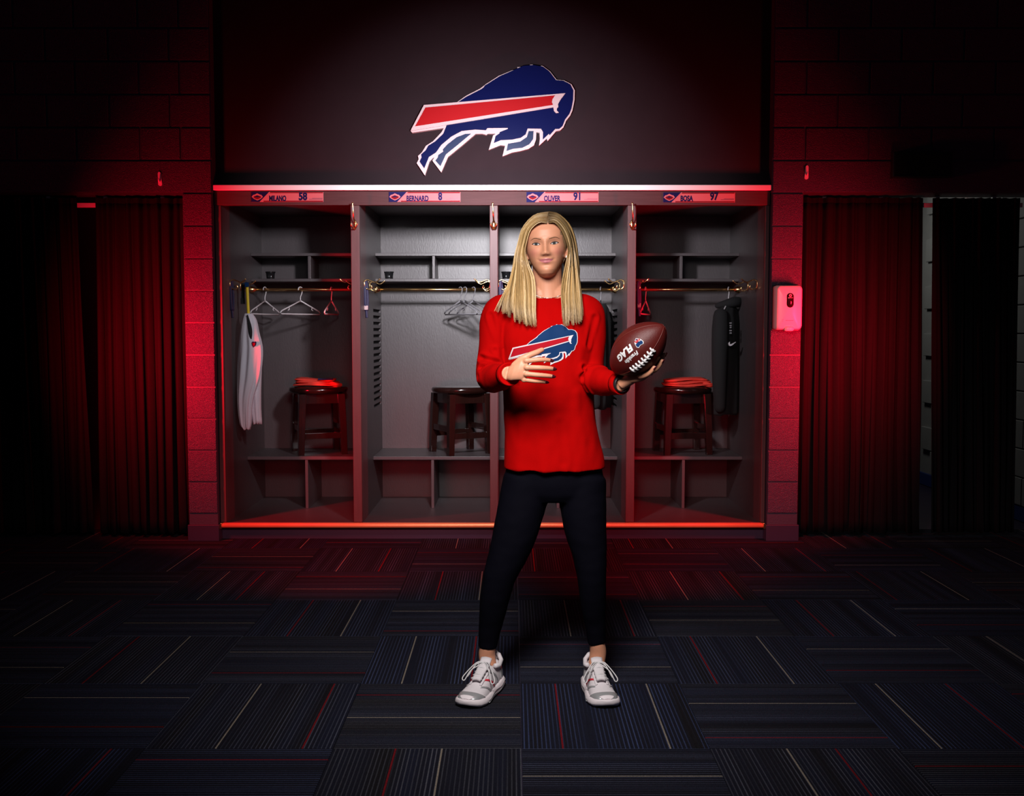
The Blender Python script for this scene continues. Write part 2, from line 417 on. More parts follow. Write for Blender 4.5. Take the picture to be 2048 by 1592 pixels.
for pa, pb, nm in ((XL0, XL1, 'left'), (XR0, XR1, 'right')):
    b = mk('baseboard_'+nm, bbox(pa-0.004, pb+0.004, YW-0.006, YW+0.12, 0, 0.105, 0.003), M['base'])
    tag(b, 'dark vinyl base at the foot of the %s block pier' % nm, 'baseboard', kind='structure')
ub = mk('wall_back', box(XL1-0.02, XR0+0.02, YL+0.03, YL+0.12, 2.2, 3.66), M['panel'])
tag(ub, 'smooth charcoal wall panel above the lockers', 'wall', kind='structure')
sw = mk('wall_side', box(3.625, 3.75, 2.0, 10.0, 0.1, 3.66), M['mortar'])
sw.data.materials.clear(); sw.data.materials.append(M['greyblock'])
tag(sw, 'pale grey block side wall seen past the right curtain', 'wall', kind='structure')
gb = {}
for r in range(0, 12):
    z = 0.105+r*COURSE
    for k in range(0, 5):
        y0 = YW+D+0.03+0.4*k+(0.2 if r % 2 else 0)
        if 'g' not in gb:
            gb['g'] = bevel_box_mesh('block', 0.03, 0.392, COURSE-0.008, 0.004, 1); gb['g'].materials.append(M['greyblock'])
        o = bpy.data.objects.new('block', gb['g']); COL.objects.link(o); o.parent = sw
        o.location = Vector((3.612, y0+0.2, z+COURSE/2))-ORG[sw.name]
bb = mk('baseboard_side', box(3.60, 3.75, YW+D+0.02, 10.0, 0, 0.1), M['bluebase'])
tag(bb, 'blue base under the grey side wall', 'baseboard', kind='structure')
fw = mk('wall_far', box(-4.6, 4.6, 9.9, 10.0, 0, 3.66), M['panel'])
tag(fw, 'dark far wall behind the curtains', 'wall', kind='structure')
ow = mk('wall_outer', box(-4.02, -3.905, 2.0, 10.0, 0, 3.66), M['mortar'])
tag(ow, 'navy painted side wall at the far left of the room', 'wall', kind='structure')
# ------------------------------------------------------------------ lockers
YB = 7.60                               # face of the locker back panels
STILE = [(-1.880, -1.843), (-1.021, -0.966), (-0.141, -0.090), (0.733, 0.787), (1.603, 1.630)]
ff = thing('locker_face_frame', (-0.12, YL, 0), 'dark brown wooden face frame running across all four lockers', 'cabinet frame')
mk('header', bbox(-1.880, 1.630, YL-0.022, YL+0.02, 2.137, 2.224, 0.003), M['woodh'], ff)
for a, b in STILE: mk('stile', bbox(a, b, YL-0.012, YL+0.018, 0.1115, 2.137, 0.003), M['wood'], ff)
mk('toe_kick', box(-1.880, 1.630, YL+0.02, YL+0.05, 0.0, 0.078), M['base'], ff)
st = mk('trim_1', bbox(-1.881, 1.631, YL-0.045, YL+0.028, 2.2275, 2.2605, 0.003), M['white'])
tag(st, 'bright white strip along the top of the lockers', 'trim', kind='structure')
gr = thing('foot_rail', (-0.12, YL-0.02, 0.075), 'long gold metal rail along the bottom edge of the lockers', 'rail')
mk('rail_tube', loft([[Vector((x, YL-0.012+0.02*math.cos(2*math.pi*k/20), 0.0925+0.0175*math.sin(2*math.pi*k/20))) for k in range(20)] for x in (-1.872, -0.9, 0.0, 0.9, 1.622)]), M['gold'], gr, smooth=True)
for x in (-1.876, 1.623): mk('end_cap', bbox(x-0.004, x+0.006, YL-0.036, YL+0.012, 0.073, 0.112, 0.002), M['brass'], gr)
ords = ['leftmost open locker, with the white jersey', 'second open locker from the left', 'third open locker, behind the person', 'rightmost open locker, with the black hoodie']

def slotted_panel(xf_, dirn, y0, y1, z0, z1, slots, sy0, sy1):
    """side panel whose inner face (at x = xf_) is pierced by louvre slots; body extends away from the face"""
    V, F = [], []
    def q(*pts):
        n = len(V); V.extend(pts); F.append((n, n+1, n+2, n+3))
    T = 0.024*dirn; dep = 0.015*dirn
    def face(a, b, c, d): q((xf_, a, c), (xf_, b, c), (xf_, b, d), (xf_, a, d))
    face(y0, sy0, z0, z1); face(sy1, y1, z0, z1)
    zz = z0
    for a, b in slots:
        face(sy0, sy1, zz, a)
        q((xf_, sy0, a), (xf_, sy1, a), (xf_-dep, sy1, a), (xf_-dep, sy0, a))
        q((xf_, sy0, b), (xf_, sy1, b), (xf_-dep, sy1, b), (xf_-dep, sy0, b))
        q((xf_, sy0, a), (xf_, sy0, b), (xf_-dep, sy0, b), (xf_-dep, sy0, a))
        q((xf_, sy1, a), (xf_, sy1, b), (xf_-dep, sy1, b), (xf_-dep, sy1, a))
        zz = b
    face(sy0, sy1, zz, z1)
    xb = xf_-T
    q((xb, y0, z0), (xb, y1, z0), (xb, y1, z1), (xb, y0, z1)); q((xf_, y0, z0), (xf_, y0, z1), (xb, y0, z1), (xb, y0, z0))
    q((xf_, y1, z0), (xf_, y1, z1), (xb, y1, z1), (xb, y1, z0)); q((xf_, y0, z0), (xf_, y1, z0), (xb, y1, z0), (xb, y0, z0))
    q((xf_, y0, z1), (xf_, y1, z1), (xb, y1, z1), (xb, y0, z1))
    return V, F
def hook_geo(s):
    r = 0.0042
    plate = ellipsoid((0.003*s, 0, -0.02), (0.004, 0.011, 0.032), 12, 6)
    up = stube([(0, 0, 0), (0.022*s, 0, 0.013), (0.048*s, 0, 0.004), (0.07*s, 0, -0.004), (0.09*s, 0, 0.006), (0.102*s, 0, 0.017)], [0.006, r, r, r, r, 0.0052], 8, 4, round_ends=True)
    lo = stube([(0, 0, -0.03), (0.018*s, 0, -0.046), (0.038*s, 0, -0.05), (0.05*s, 0, -0.038), (0.046*s, 0, -0.026)], [0.006, r, r, r, 0.005], 8, 4, round_ends=True)
    return join(plate, up, lo)
hook_me = {1: mesh_from('coat_hook', *hook_geo(1), smooth=True), -1: mesh_from('coat_hook', *hook_geo(-1), smooth=True)}
for m_ in hook_me.values(): m_.materials.append(M['brass'])
HOOKZ, RODY, RODZ = 1.665, 7.25, 1.634
INN = [(STILE[i][1], STILE[i+1][0]) for i in range(4)]
zs = [(P(740, y+6.2, 7.4).z, P(740, y, 7.4).z) for y in [619+12.4*k for k in range(16)]][::-1]
for i, (a, b) in enumerate(INN):
    t = thing('locker', ((a+b)/2, YL+0.02, 0.0), 'dark brown wooden '+ords[i], 'locker', 'row of four open lockers')
    y0 = YL+0.019
    vent = {1: (1,), 2: (-1,)}.get(i, ())
    for s, x in ((1, a), (-1, b)):
        if s in vent:
            mk('side_panel', slotted_panel(x, s, y0, YB, 0.1, 2.2, zs, 7.16, 7.56), M['inner'], t)
            for za, zb in zs:
                xx = x-0.0145*s
                mk('slot_shade_plate', box(min(xx, xx-0.002*s), max(xx, xx-0.002*s), 7.161, 7.559, za+0.0005, zb-0.0005), M['slotshade'], t)  # black plate closing each slot, in place of its shaded depth
        else: mk('side_panel', box(min(x, x-0.016*s), max(x, x-0.016*s), y0, YB, 0.1, 2.2), M['inner'], t)
        for yh in (6.73, 6.99):
            o = bpy.data.objects.new('coat_hook', hook_me[s]); COL.objects.link(o); o.parent = t
            o.location = Vector((x, yh, HOOKZ))-ORG[t.name]
    mk('back_panel', box(a-0.016, b+0.016, YB, YB+0.018, 0.08, 2.2), M['inner'], t)
    mk('bottom_panel', box(a-0.016, b+0.016, y0, YB, 0.082, 0.107), M['inner'], t)
    mk('top_panel', box(a-0.016, b+0.016, y0, YB, 2.182, 2.2), M['inner'], t)
    mk('seat_shelf', bbox(a, b, 7.09, YB, 0.449, 0.472, 0.002), M['inner'], t)
    mk('upper_shelf', bbox(a, b, 7.28, YB, 1.872, 1.892, 0.002), M['inner'], t)
    mk('upper_shelf', bbox(a, b, 7.28, YB, 1.692, 1.712, 0.002), M['inner'], t)
    c = (a+b)/2
    mk('shelf_divider', bbox(c-0.01, c+0.01, 7.285, YB, 1.712, 1.872, 0.002), M['inner'], t)
    mk('lower_divider', bbox(c-0.01, c+0.01, 7.095, YB, 0.107, 0.449, 0.002), M['inner'], t)
    mk('hanging_rod', tube([(a, RODY, RODZ), ((a+b)/2, RODY, RODZ), (b, RODY, RODZ)], 0.0115, 14), M['brass'], t, smooth=True)
    for s, x in ((1, a), (-1, b)):
        mk('rod_flange', tube([(x, RODY, RODZ), (x+0.012*s, RODY, RODZ), (x+0.04*s, RODY, RODZ), (x+0.042*s, RODY, RODZ)], [0.027, 0.024, 0.0155, 0.011], 16), M['brass'], t, smooth=True)

# brass hooks screwed to the front of the stiles
hk = None
for n, (k, lb) in enumerate(((1, 'tall brass coat hook on the stile left of the second locker'), (2, 'tall brass coat hook on the middle stile beside the blonde head'), (3, 'tall brass coat hook on the stile left of the rightmost locker'))):
    x = sum(STILE[k])/2
    if hk is None:
        hk = thing('brass_hook', (x, YL-0.013, 2.0), lb, 'hook', 'brass hooks on the stiles')
        mk('hook_plate', ellipsoid((0, 0.002, 0.015), (0.012, 0.006, 0.033), 14, 8), M['brass'], hk, True, True)
        mk('upper_prong', stube([(0, 0, 0.028), (0, -0.03, 0.035), (-0.002, -0.055, 0.075), (-0.005, -0.06, 0.125), (-0.006, -0.058, 0.142)], [0.006, 0.0045, 0.0045, 0.0045, 0.007], 10, 5, round_ends=True), M['brass'], hk, True, True)
        for s in (-1, 1): mk('lower_prong', stube([(0, 0, 0.0), (0.006*s, -0.025, -0.012), (0.014*s, -0.045, 0.0), (0.017*s, -0.048, 0.016)], [0.006, 0.0045, 0.0045, 0.006], 10, 5, round_ends=True), M['brass'], hk, True, True)
    else:
        c = copy_tree(hk); c.location = (x, YL-0.013, 2.0); c['label'] = lb

# ------------------------------------------------------------------ emblem sign on the wall (outline in the grid of the measured drawing)
LG = dict(
 outer=[(200,738),(332,492),(648,463),(740,398),(880,326),(940,280),(1060,203),(1180,153),(1242,136),(1242,118),(1285,114),(1292,122),(1365,100),(1366,93),(1392,93),(1394,100),(1470,110),(1474,104),(1490,106),(1560,158),(1625,240),(1700,248),(1770,285),(1803,345),(1800,440),(1780,540),(1758,590),(1718,640),(1692,705),(1660,735),(1620,742),(1538,838),(1528,815),(1453,886),(1462,815),(1458,758),(1427,752),(1425,820),(1405,880),(1350,915),(1270,937),(1195,950),(1097,988),(1122,885),(1078,880),(963,925),(1005,785),(1030,768),(955,768),(940,780),(900,768),(835,770),(700,885),(565,995),(500,1145),(413,1030),(432,1000),(420,1003),(385,1040),(340,1175),(260,1055),(280,1015),(272,985),(310,950),(350,885),(420,840),(500,755),(525,712),(215,757)],
 body=[(664,462),(745,410),(892,335),(915,318),(925,300),(950,285),(1070,210),(1190,157),(1300,108),(1400,100),(1490,116),(1552,162),(1618,248),(1690,254),(1757,290),(1786,347),(1784,435),(1766,530),(1745,580),(1705,632),(1680,695),(1650,722),(1612,722),(1555,784),(1551,768),(1490,826),(1492,752),(1472,720),(1342,718),(1322,775),(1275,808),(1190,826),(1080,832),(1012,860),(1030,792),(1072,762),(1066,755),(1150,722),(1148,712),(950,714),(935,735),(830,728),(700,742),(600,795),(500,878),(450,950),(380,995),(335,1105),(290,1040),(310,1000),(305,970),(350,930),(375,885),(440,845),(520,770),(552,690),(600,560)],
 hind=[(790,768),(735,770),(650,802),(560,872),(515,922),(520,942),(472,975),(466,1000),(443,1030),(492,1085),(545,970),(640,893)],
 fore=[(1400,742),(1352,742),(1335,800),(1270,845),(1150,866),(1135,937),(1200,915),(1290,905),(1360,870),(1395,820)],
 stripe=[(205,736),(332,492),(1710,377),(1662,440),(1637,485),(1641,512),(1628,522),(1626,545),(1645,567),(1618,571),(1598,548),(1592,515),(215,742)],
 red=[(248,700),(348,518),(1608,400),(1582,438),(1577,466),(1588,492)])
def lg_wall(poly, Y):
    out = []
    for x, y in poly:
        p = P(780+x*420/2048, 110+y*420/2048, 6.555); out.append((p.x, p.z))
    return out
sg = thing('wall_emblem', P(985, 350, 6.585), 'large charging bison emblem with red stripe on the wall above the lockers', 'sign')
mk('white_backing', poly_mesh(lg_wall(LG['outer'], 0), 6.556, 6.588), M['logowhite'], sg)
mk('blue_body', poly_mesh(lg_wall(LG['body'], 0), 6.549, 6.5558), M['logoblue'], sg)
mk('blue_hind_leg', poly_mesh(lg_wall(LG['hind'], 0), 6.5525, 6.5558), M['logobluelight'], sg)
mk('blue_fore_leg', poly_mesh(lg_wall(LG['fore'], 0), 6.5525, 6.5558), M['logobluelight'], sg)
mk('white_horn_stripe', poly_mesh(lg_wall(LG['stripe'], 0), 6.541, 6.5488), M['logowhite'], sg)
mk('red_stripe', poly_mesh(lg_wall(LG['red'], 0), 6.537, 6.5408), M['logored'], sg)

# ------------------------------------------------------------------ name plates
def plate(x0, x1, y0, y1, name, num, nx, numx, where, nw, numw):
    Yp = YL-0.022
    a = P(x0, y1, Yp); b = P(x1, y0, Yp); W = b.x-a.x; H = b.z-a.z
    t = thing('name_plate', (a.x+W/2, Yp, a.z), 'pink and navy name plate with number '+num+' over the '+where, 'name plate', 'name plates over the lockers')
    mk('plate_board', bbox(a.x, b.x, Yp-0.004, Yp, a.z, b.z, 0.001), M['plate'], t)
    for z in (a.z+0.001, b.z-0.0075): mk('red_border', box(a.x+0.17*W, b.x-0.003, Yp-0.0046, Yp-0.0041, z, z+0.0065), M['platered'], t)
    mk('navy_corner', poly_mesh([(a.x, a.z), (a.x, b.z), (a.x+0.25*W, b.z), (a.x+0.115*W, a.z)], Yp-0.0056, Yp-0.0041), M['platenavy'], t)
    mk('diagonal_stripe', poly_mesh([(a.x+0.25*W, b.z), (a.x+0.268*W, b.z), (a.x+0.133*W, a.z), (a.x+0.115*W, a.z)], Yp-0.0056, Yp-0.0041), M['plate'], t)
    cx, cz = a.x+0.085*W, a.z+0.5*H; s = H*0.42
    hexa = [(-1.35, 0.0), (-1.0, 0.45), (-0.6, 0.55), (0, 0.85), (0.6, 0.55), (1.0, 0.45), (1.35, 0.0), (0.85, -0.45), (0, -0.85), (-0.85, -0.45)]
    e = mk('badge', poly_mesh([(cx+u*s, cz+v*s) for u, v in hexa], Yp-0.0066, Yp-0.0057), M['plate'], t)
    mk('badge_field', poly_mesh([(cx+u*s*0.72, cz+v*s*0.62-0.1*s) for u, v in hexa], Yp-0.0074, Yp-0.0067), M['platered'], e)
    mk('badge_bar', poly_mesh([(cx-0.62*s, cz+0.05*s), (cx-0.3*s, cz+0.22*s), (cx+0.3*s, cz+0.22*s), (cx+0.62*s, cz+0.05*s), (cx, cz-0.12*s)], Yp-0.0082, Yp-0.0075), M['platenavy'], e)
    mk('name_lettering', wall_text(name, 0.046, P(nx, 397, Yp).x, Yp-0.0045, P(nx, 397.6, Yp).z, 0.0006, px(nw, 397, Yp), offset=0.0019), M['platenavy'], t)
    mk('number_lettering', wall_text(num, 0.066, P(numx, 393, Yp).x, Yp-0.0045, P(numx, 393.6, Yp).z, 0.0006, px(numw, 393, Yp), offset=0.0028), M['platenavy'], t)
    lx = a.x+0.80*W
    mk('fine_print', join(box(lx, b.x-0.006, Yp-0.0046, Yp-0.0041, a.z+0.016, a.z+0.018), box(lx+0.02, b.x-0.006, Yp-0.0046, Yp-0.0041, a.z+0.022, a.z+0.0235)), M['logobluelight'], t)
plate(503, 647, 384, 404, 'MILANO', '58', 555.5, 606, 'leftmost locker', 34, 17)
plate(778, 921, 384, 404, 'BERNARD', '8', 835, 880.5, 'second locker from the left', 44, 8)
plate(1053, 1197, 384, 404.5, 'OLIVER', '91', 1104, 1155, 'third locker, above the blonde head', 33, 14)
plate(1326, 1470, 385, 405, 'BOSA', '97', 1373, 1428, 'rightmost locker', 25, 17)

# ------------------------------------------------------------------ things in the lockers
def stool(x, y, label, rz):
    t = thing('wooden_stool', (x, y, 0.472), label, 'stool', 'round wooden stools in the lockers', rz)
    H = 0.478
    mk('seat', lathe([(0.0, H-0.048), (0.185, H-0.048), (0.2, H-0.042), (0.208, H-0.026), (0.205, H-0.01), (0.19, H-0.001), (0.1, H), (0.0, H)], 40), M['stool'], t, True, True)
    mk('apron', join(*[xf(box(-0.125, 0.125, -0.145, -0.125, H-0.115, H-0.048), Matrix.Rotation(k*math.pi/2, 4, 'Z')) for k in range(4)]), M['stool'], t, False, True)
    for sx in (-1, 1):
        for sy in (-1, 1):
            rings = [[Vector((sx*c+dx, sy*c+dy, z)) for dx, dy in ((-w, -w), (w, -w), (w, w), (-w, w))] for z, c, w in ((0.0, 0.152, 0.021), (0.2, 0.146, 0.023), (H-0.048, 0.135, 0.025))]
            mk('leg', loft(rings), M['stool'], t, False, True, 0.003)
    for k in range(4):
        z = 0.115 if k % 2 == 0 else 0.165
        mk('stretcher', xf(bbox(-0.13, 0.13, -0.162, -0.138, z, z+0.042, 0.003), Matrix.Rotation(k*math.pi/2, 4, 'Z')), M['stool'], t, False, True)
    return t
stool(P(637, 800, 7.32).x, 7.325, 'dark round wooden stool in the leftmost locker, under folded red shirt', 0.35)
stool(P(921, 800, 7.32).x, 7.325, 'dark round wooden stool with bare top in the second locker', 0.5)
stool(P(1365, 800, 7.32).x, 7.325, 'dark round wooden stool in the rightmost locker, under folded red shirt', 0.12)
def folded(x, y, z, w, d, rz, label, seed, accent):
    random.seed(seed)
    t = thing('folded_shirt', (x, y, z), label, 'shirt', 'folded red shirts on stools', rz)
    for k in range(3):
        rings = []
        for j in range(9):
            u = -1+2*j/8; hw = d*(0.9+0.1*math.cos(u*2+k))*(1-0.08*k); zz = 0.017*k+0.006*math.sin(u*2.2+seed+k)
            xx = u*w*(1-0.06*k)+0.008*math.sin(k*2.1)
            rings.append([Vector((xx, hw*math.cos(2*math.pi*q/18), 0.0125+zz+(0.012 if abs(u) < 0.99 else 0.007)*math.copysign(abs(math.sin(2*math.pi*q/18))**0.6, math.sin(2*math.pi*q/18))+0.003*math.sin(q*1.3+j+k))) for q in range(18)])
        mk('cloth_layer', loft(rings), M['redcloth'], t, True, True)
    mk('sleeve_end', stube([(w*0.75, -d*0.7, 0.02), (w*0.95, -d*0.75, 0.012), (w*1.12, -d*0.55, 0.011)], [0.018, 0.017, 0.014], 10, 4, flat=0.6, round_ends=True), M['redcloth'], t, True, True)
    if accent: mk('printed_patch', bbox(0.02, w*0.8, -d*0.86, -d*0.7, 0.05, 0.058, 0.002), M['printblue'], t, False, True)
folded(P(634, 770, 7.3).x, 7.30, 0.951, 0.155, 0.12, 0.06, 'folded red shirt with blue print on the leftmost stool', 2, True)
folded(P(1372, 770, 7.3).x, 7.30, 0.951, 0.165, 0.12, -0.05, 'plain folded red shirt on the rightmost stool', 5, False)

def cup(x, label):
    t = thing('black_cup', (x, 7.35, 1.712), label, 'cup', 'small black cups on the locker shelves')
    mk('cup_body', lathe([(0.0, 0.0), (0.026, 0.0), (0.0275, 0.004), (0.033, 0.048), (0.031, 0.048), (0.026, 0.01), (0.0, 0.009)], 28), M['blackgloss'], t, True, True)
    mk('rim', lathe([(0.0325, 0.044), (0.0355, 0.046), (0.0355, 0.053), (0.032, 0.053), (0.031, 0.046)], 28), M['blackgloss'], t, True, True)
cup(P(541, 550, 7.35).x, 'small black glossy cup on the shelf of the leftmost locker')
cup(P(778, 550, 7.35).x, 'small black glossy cup on the shelf of the second locker')
cup(P(1012.5, 550, 7.35).x, 'small black glossy cup on a shelf just left of the blonde hair')

def hanger(x, yaw, label, mt='hanger', half=0.2, drop=0.0, y=RODY):
    t = thing('clothes_hanger', (x, y, RODZ+0.012), label, 'hanger', 'plastic clothes hangers on the rods', yaw)
    h = [(-0.026*math.cos(q), 0, 0.003+0.021*math.sin(q)) for q in np.linspace(math.pi*0.95, -0.15, 9)]
    h = [(p[0], 0, p[2]) for p in h][::-1]
    hk_ = [(0.021*math.cos(q), 0, -0.0115+0.0175*math.sin(q)) for q in np.linspace(math.pi*1.05, -0.25, 10)]
    pts = hk_+[(0.012, 0, -0.042), (0.0, 0, -0.065), (0, 0, -0.095)]
    mk('hook', stube(pts, 0.0035, 8, 3, round_ends=True), M[mt], t, True, True)
    r = 0.0048; zt, zb = -0.09, -0.185
    fr = [(0, 0, zt), (half*0.5, 0, (zt+zb)/2+0.008), (half*0.93, 0, zb+0.022), (half, 0, zb+0.008), (half*0.95, 0, zb), (0, 0, zb), (-half*0.95, 0, zb), (-half, 0, zb+0.008), (-half*0.93, 0, zb+0.022), (-half*0.5, 0, (zt+zb)/2+0.008), (0, 0, zt)]
    mk('frame', tube(fr, r, 10), M[mt], t, True, True)
    for s in (-1, 1): mk('strap_notch', stube([(s*half*0.58, 0, -0.138), (s*half*0.56, 0, -0.152), (s*half*0.62, 0, -0.158)], 0.003, 8, 3, round_ends=True), M[mt], t, True, True)
    return t
R = math.radians
hanger(P(530, 600, RODY).x, R(74), 'white plastic hanger beside the white jersey, seen nearly edge-on')
hanger(P(601, 600, RODY).x, R(58), 'white plastic hanger in the middle of the leftmost locker rod')
hanger(P(663, 600, RODY).x, R(86), 'white plastic hanger turned edge-on near the right of the leftmost locker')
hanger(P(921, 600, RODY).x, R(-52), 'grey plastic hanger, left one of three in the second locker', 'hangergrey')
hanger(P(930, 600, RODY).x, R(-52), 'grey plastic hanger, middle one of three in the second locker', 'hangergrey')
hanger(P(947, 600, RODY).x, R(-52), 'grey plastic hanger right beside the red sleeve in the second locker', 'hangergrey')
hanger(P(1207, 600, RODY).x-0.02, R(76), 'grey hanger carrying a black jacket behind the red shoulder', 'hangergrey', 0.19)
hanger(P(1291, 600, RODY).x, R(73), 'empty pale hanger at the left of the rightmost locker', 'hanger')
hanger(P(1457, 600, RODY).x, R(66), 'pale hanger carrying the black hoodie in the rightmost locker', 'hanger', 0.17)

def garment(rows, seed, n=48, amp=0.1):
    """rows (x, y, z, rx, ry) in local coordinates, folds grow downwards"""
    rows = [tuple(r) for r in catmull(rows, 5)]; rings = []; m = len(rows)
    for i, (x, y, z, rx, ry) in enumerate(rows):
        g = amp*min(1, i/m*1.6+0.15); rr = []
        for j in range(n):
            a = 2*math.pi*j/n
            f = 1+g*(math.sin(7*a+seed+z*2.5)+0.6*math.sin(11*a+2*seed-z*4))
            rr.append(Vector((x+rx*math.cos(a)*(1+0.3*(f-1)), y+ry*math.sin(a)*f, z+0.006*math.sin(5*a+seed)*(1 if i == m-1 else 0))))
        rings.append(rr)
    return loft(rings)
# black hoodie, rightmost locker
t = thing('black_hoodie', (P(1457, 600, RODY).x, RODY, 0.70), 'black hoodie with small white tick mark hanging in the rightmost locker', 'hoodie', rz=R(60))
mk('body', garment([(0, 0, 0.835, 0.04, 0.035), (0, 0, 0.80, 0.11, 0.05), (0, 0, 0.755, 0.18, 0.06), (0, 0, 0.68, 0.2, 0.07), (0, 0, 0.4, 0.2, 0.075), (0, 0, 0.1, 0.205, 0.075), (0, 0, 0.06, 0.195, 0.07)], 1.0), M['blackcloth'], t, True, True)
for s in (-1, 1): mk('sleeve', stube([(s*0.17, 0, 0.75), (s*0.21, -0.01, 0.62), (s*0.225, -0.015, 0.35), (s*0.22, -0.02, 0.12)], [0.05, 0.055, 0.05, 0.038], 14, 5, round_ends=True), M['blackcloth'], t, True, True)
mk('hood', stube([(-0.08, 0.05, 0.82), (-0.05, -0.05, 0.845), (0.05, -0.05, 0.845), (0.08, 0.05, 0.82)], [0.02, 0.035, 0.035, 0.02], 12, 5, round_ends=True), M['blackcloth'], t, True, True)
# small prints facing the room
hx, hy = P(1464, 687, 7.03).x, 7.035
sw_poly = [(-0.036, 0.004), (-0.030, -0.012), (-0.018, -0.016), (0.0, -0.011), (0.046, 0.016), (-0.008, -0.002), (-0.02, -0.003), (-0.024, 0.006), (-0.022, 0.016)]
c = P(1464, 688, 7.02)
o = mk('tick_print', poly_mesh([(c.x+u*0.62, c.z+v*0.9) for u, v in sw_poly], 7.018, 7.045), M['printwhite'], t, local=False)
def unrot(o, t):
    me = o.data; me.transform(Matrix.Rotation(-t.rotation_euler.z, 4, 'Z'))
unrot(o, t)
for yy, w in ((646, 0.008), (651, 0.007), (655, 0.006), (661, 0.009), (666, 0.008)):
    c = P(1462, yy, 7.03); o = mk('small_print', bbox(c.x-w, c.x+w*0.7, 7.03, 7.05, c.z-0.005, c.z+0.004, 0.001), M['hangergrey'], t); unrot(o, t)
# black jacket behind the person's shoulder
t = thing('black_jacket', (P(1207, 600, RODY).x-0.02, RODY, 0.78), 'black jacket hanging behind the red sleeve in the third locker', 'jacket', rz=R(72))
mk('body', garment([(0, 0, 0.755, 0.04, 0.035), (0, 0, 0.72, 0.11, 0.05), (0, 0, 0.67, 0.18, 0.055), (0, 0, 0.6, 0.2, 0.06), (0, 0, 0.3, 0.2, 0.06), (0, 0, 0.02, 0.2, 0.06)], 3.0), M['blackcloth'], t, True, True)
for s in (-1, 1): mk('sleeve', stube([(s*0.17, 0, 0.67), (s*0.205, -0.01, 0.55), (s*0.215, -0.012, 0.3), (s*0.21, -0.015, 0.06)], [0.045, 0.045, 0.042, 0.035], 14, 5, round_ends=True), M['blackcloth'], t, True, True)

# white jersey hanging from a yellow strap
YJ = 6.80
pj = lambda x, y: P(x, y, YJ)
t = thing('white_jersey', (pj(497, 860).x, YJ, pj(497, 860).z), 'white jersey with small shield crest hanging in the leftmost locker', 'jersey')
def jrow(y, x0, x1, d, dy=0.0):
    a, b = pj(x0, y), pj(x1, y); return ((a.x+b.x)/2, YJ+dy, a.z, abs(b.x-a.x)/2, d)
mk('body', garment([jrow(627, 489, 505, 0.02), jrow(640, 485, 513, 0.035), jrow(665, 481, 518, 0.045), jrow(700, 478, 525, 0.05), jrow(750, 475, 521, 0.05), jrow(800, 475, 507, 0.045), jrow(845, 480, 503, 0.04), jrow(858, 487, 500, 0.03)], 2.0, 64, 0.16), M['whitecloth'], t, True)
mk('back_tail', garment([jrow(700, 498, 524, 0.02, 0.03), jrow(760, 498, 520, 0.025, 0.035), jrow(810, 501, 519, 0.025, 0.035), jrow(848, 503, 521, 0.02, 0.035)], 4.0, 40, 0.18), M['whitecloth'], t, True)
mk('neck_opening', stube([pj(497.5, 630)+Vector((0, -0.036, 0)), pj(503, 655)+Vector((0, -0.043, 0)), pj(504.5, 672)+Vector((0, -0.046, 0)), pj(505, 682)+Vector((0, -0.045, 0))], [0.004, 0.013, 0.011, 0.002], 12, 5, flat=0.9), M['blackcloth'], t, True)
sh = [(-0.7, 1), (0, 0.82), (0.7, 1), (0.95, 0.6), (0.8, -0.2), (0.45, -0.65), (0, -1), (-0.45, -0.65), (-0.8, -0.2), (-0.95, 0.6)]
c = pj(512, 688)
b = mk('crest', poly_mesh([(c.x+u*0.013, c.z+v*0.017) for u, v in sh], YJ-0.058, YJ-0.03), M['platenavy'], t)
mk('crest_field', poly_mesh([(c.x+u*0.0095, c.z+v*0.0115-0.002) for u, v in sh], YJ-0.0595, YJ-0.0581), M['platered'], b)
def ribbon(pts, w, th=0.002, up=(0, 1, 0), seg=6):
    return tube([c[:3] for c in catmull(pts, seg)], w, 8, up=up, flat=th/w)
def strap(name, x, y, ztop, length, w, matl, label, band=None, band_mat='logowhite', split=0.012, sway=0.004):
    t = thing(name, (x, y, ztop-length), label, 'strap', 'straps hanging from the coat hooks')
    for s in (-1, 1):
        mk('strap_side', ribbon([(x, y, ztop+0.004), (x+s*split*0.4, y+s*0.006, ztop-0.02), (x+s*split*0.5+sway, y+s*0.008, ztop-length*0.5), (x+s*split*0.25+sway, y+s*0.004, ztop-length*0.8)], w, 0.003, (1, 0, 0)), matl, t, True)
    mk('strap_tail', ribbon([(x+sway, y, ztop-length*0.78), (x+sway*1.5, y, ztop-length*0.9), (x+sway*2, y, ztop-length)], w*0.75, 0.004, (1, 0, 0)), matl, t, True)
    if band: mk('clasp', bbox(x+sway-w*1.05, x+sway+w*1.05, y-0.009, y+0.009, ztop-length*band-0.014, ztop-length*band+0.014, 0.002), M[band_mat], t)
    return t
xh = lambda i, d: INN[i][0]+d
strap('navy_strap', P(461, 590, 6.73).x+0.004, 6.73, HOOKZ, 0.235, 0.0115, M['navy'], 'navy strap on the front hook of the leftmost locker')
strap('navy_strap', P(731, 590, 6.73).x, 6.73, HOOKZ, 0.235, 0.0115, M['navy'], 'navy strap with pale clasp on a hook in the second locker', 0.72)
strap('navy_strap', P(1001, 590, 6.73).x, 6.73, HOOKZ, 0.16, 0.0115, M['navy'], 'navy strap on a hook just left of the blonde hair')
strap('violet_strap', P(1277, 590, 6.73).x, 6.73, HOOKZ, 0.225, 0.0105, M['purple'], 'violet strap with grey clasp in the rightmost locker', 0.68, 'hangergrey')
t = thing('yellow_strap', (pj(495, 600).x, YJ-0.01, pj(495, 628).z), 'yellow strap with blue clip holding up the white jersey', 'strap')
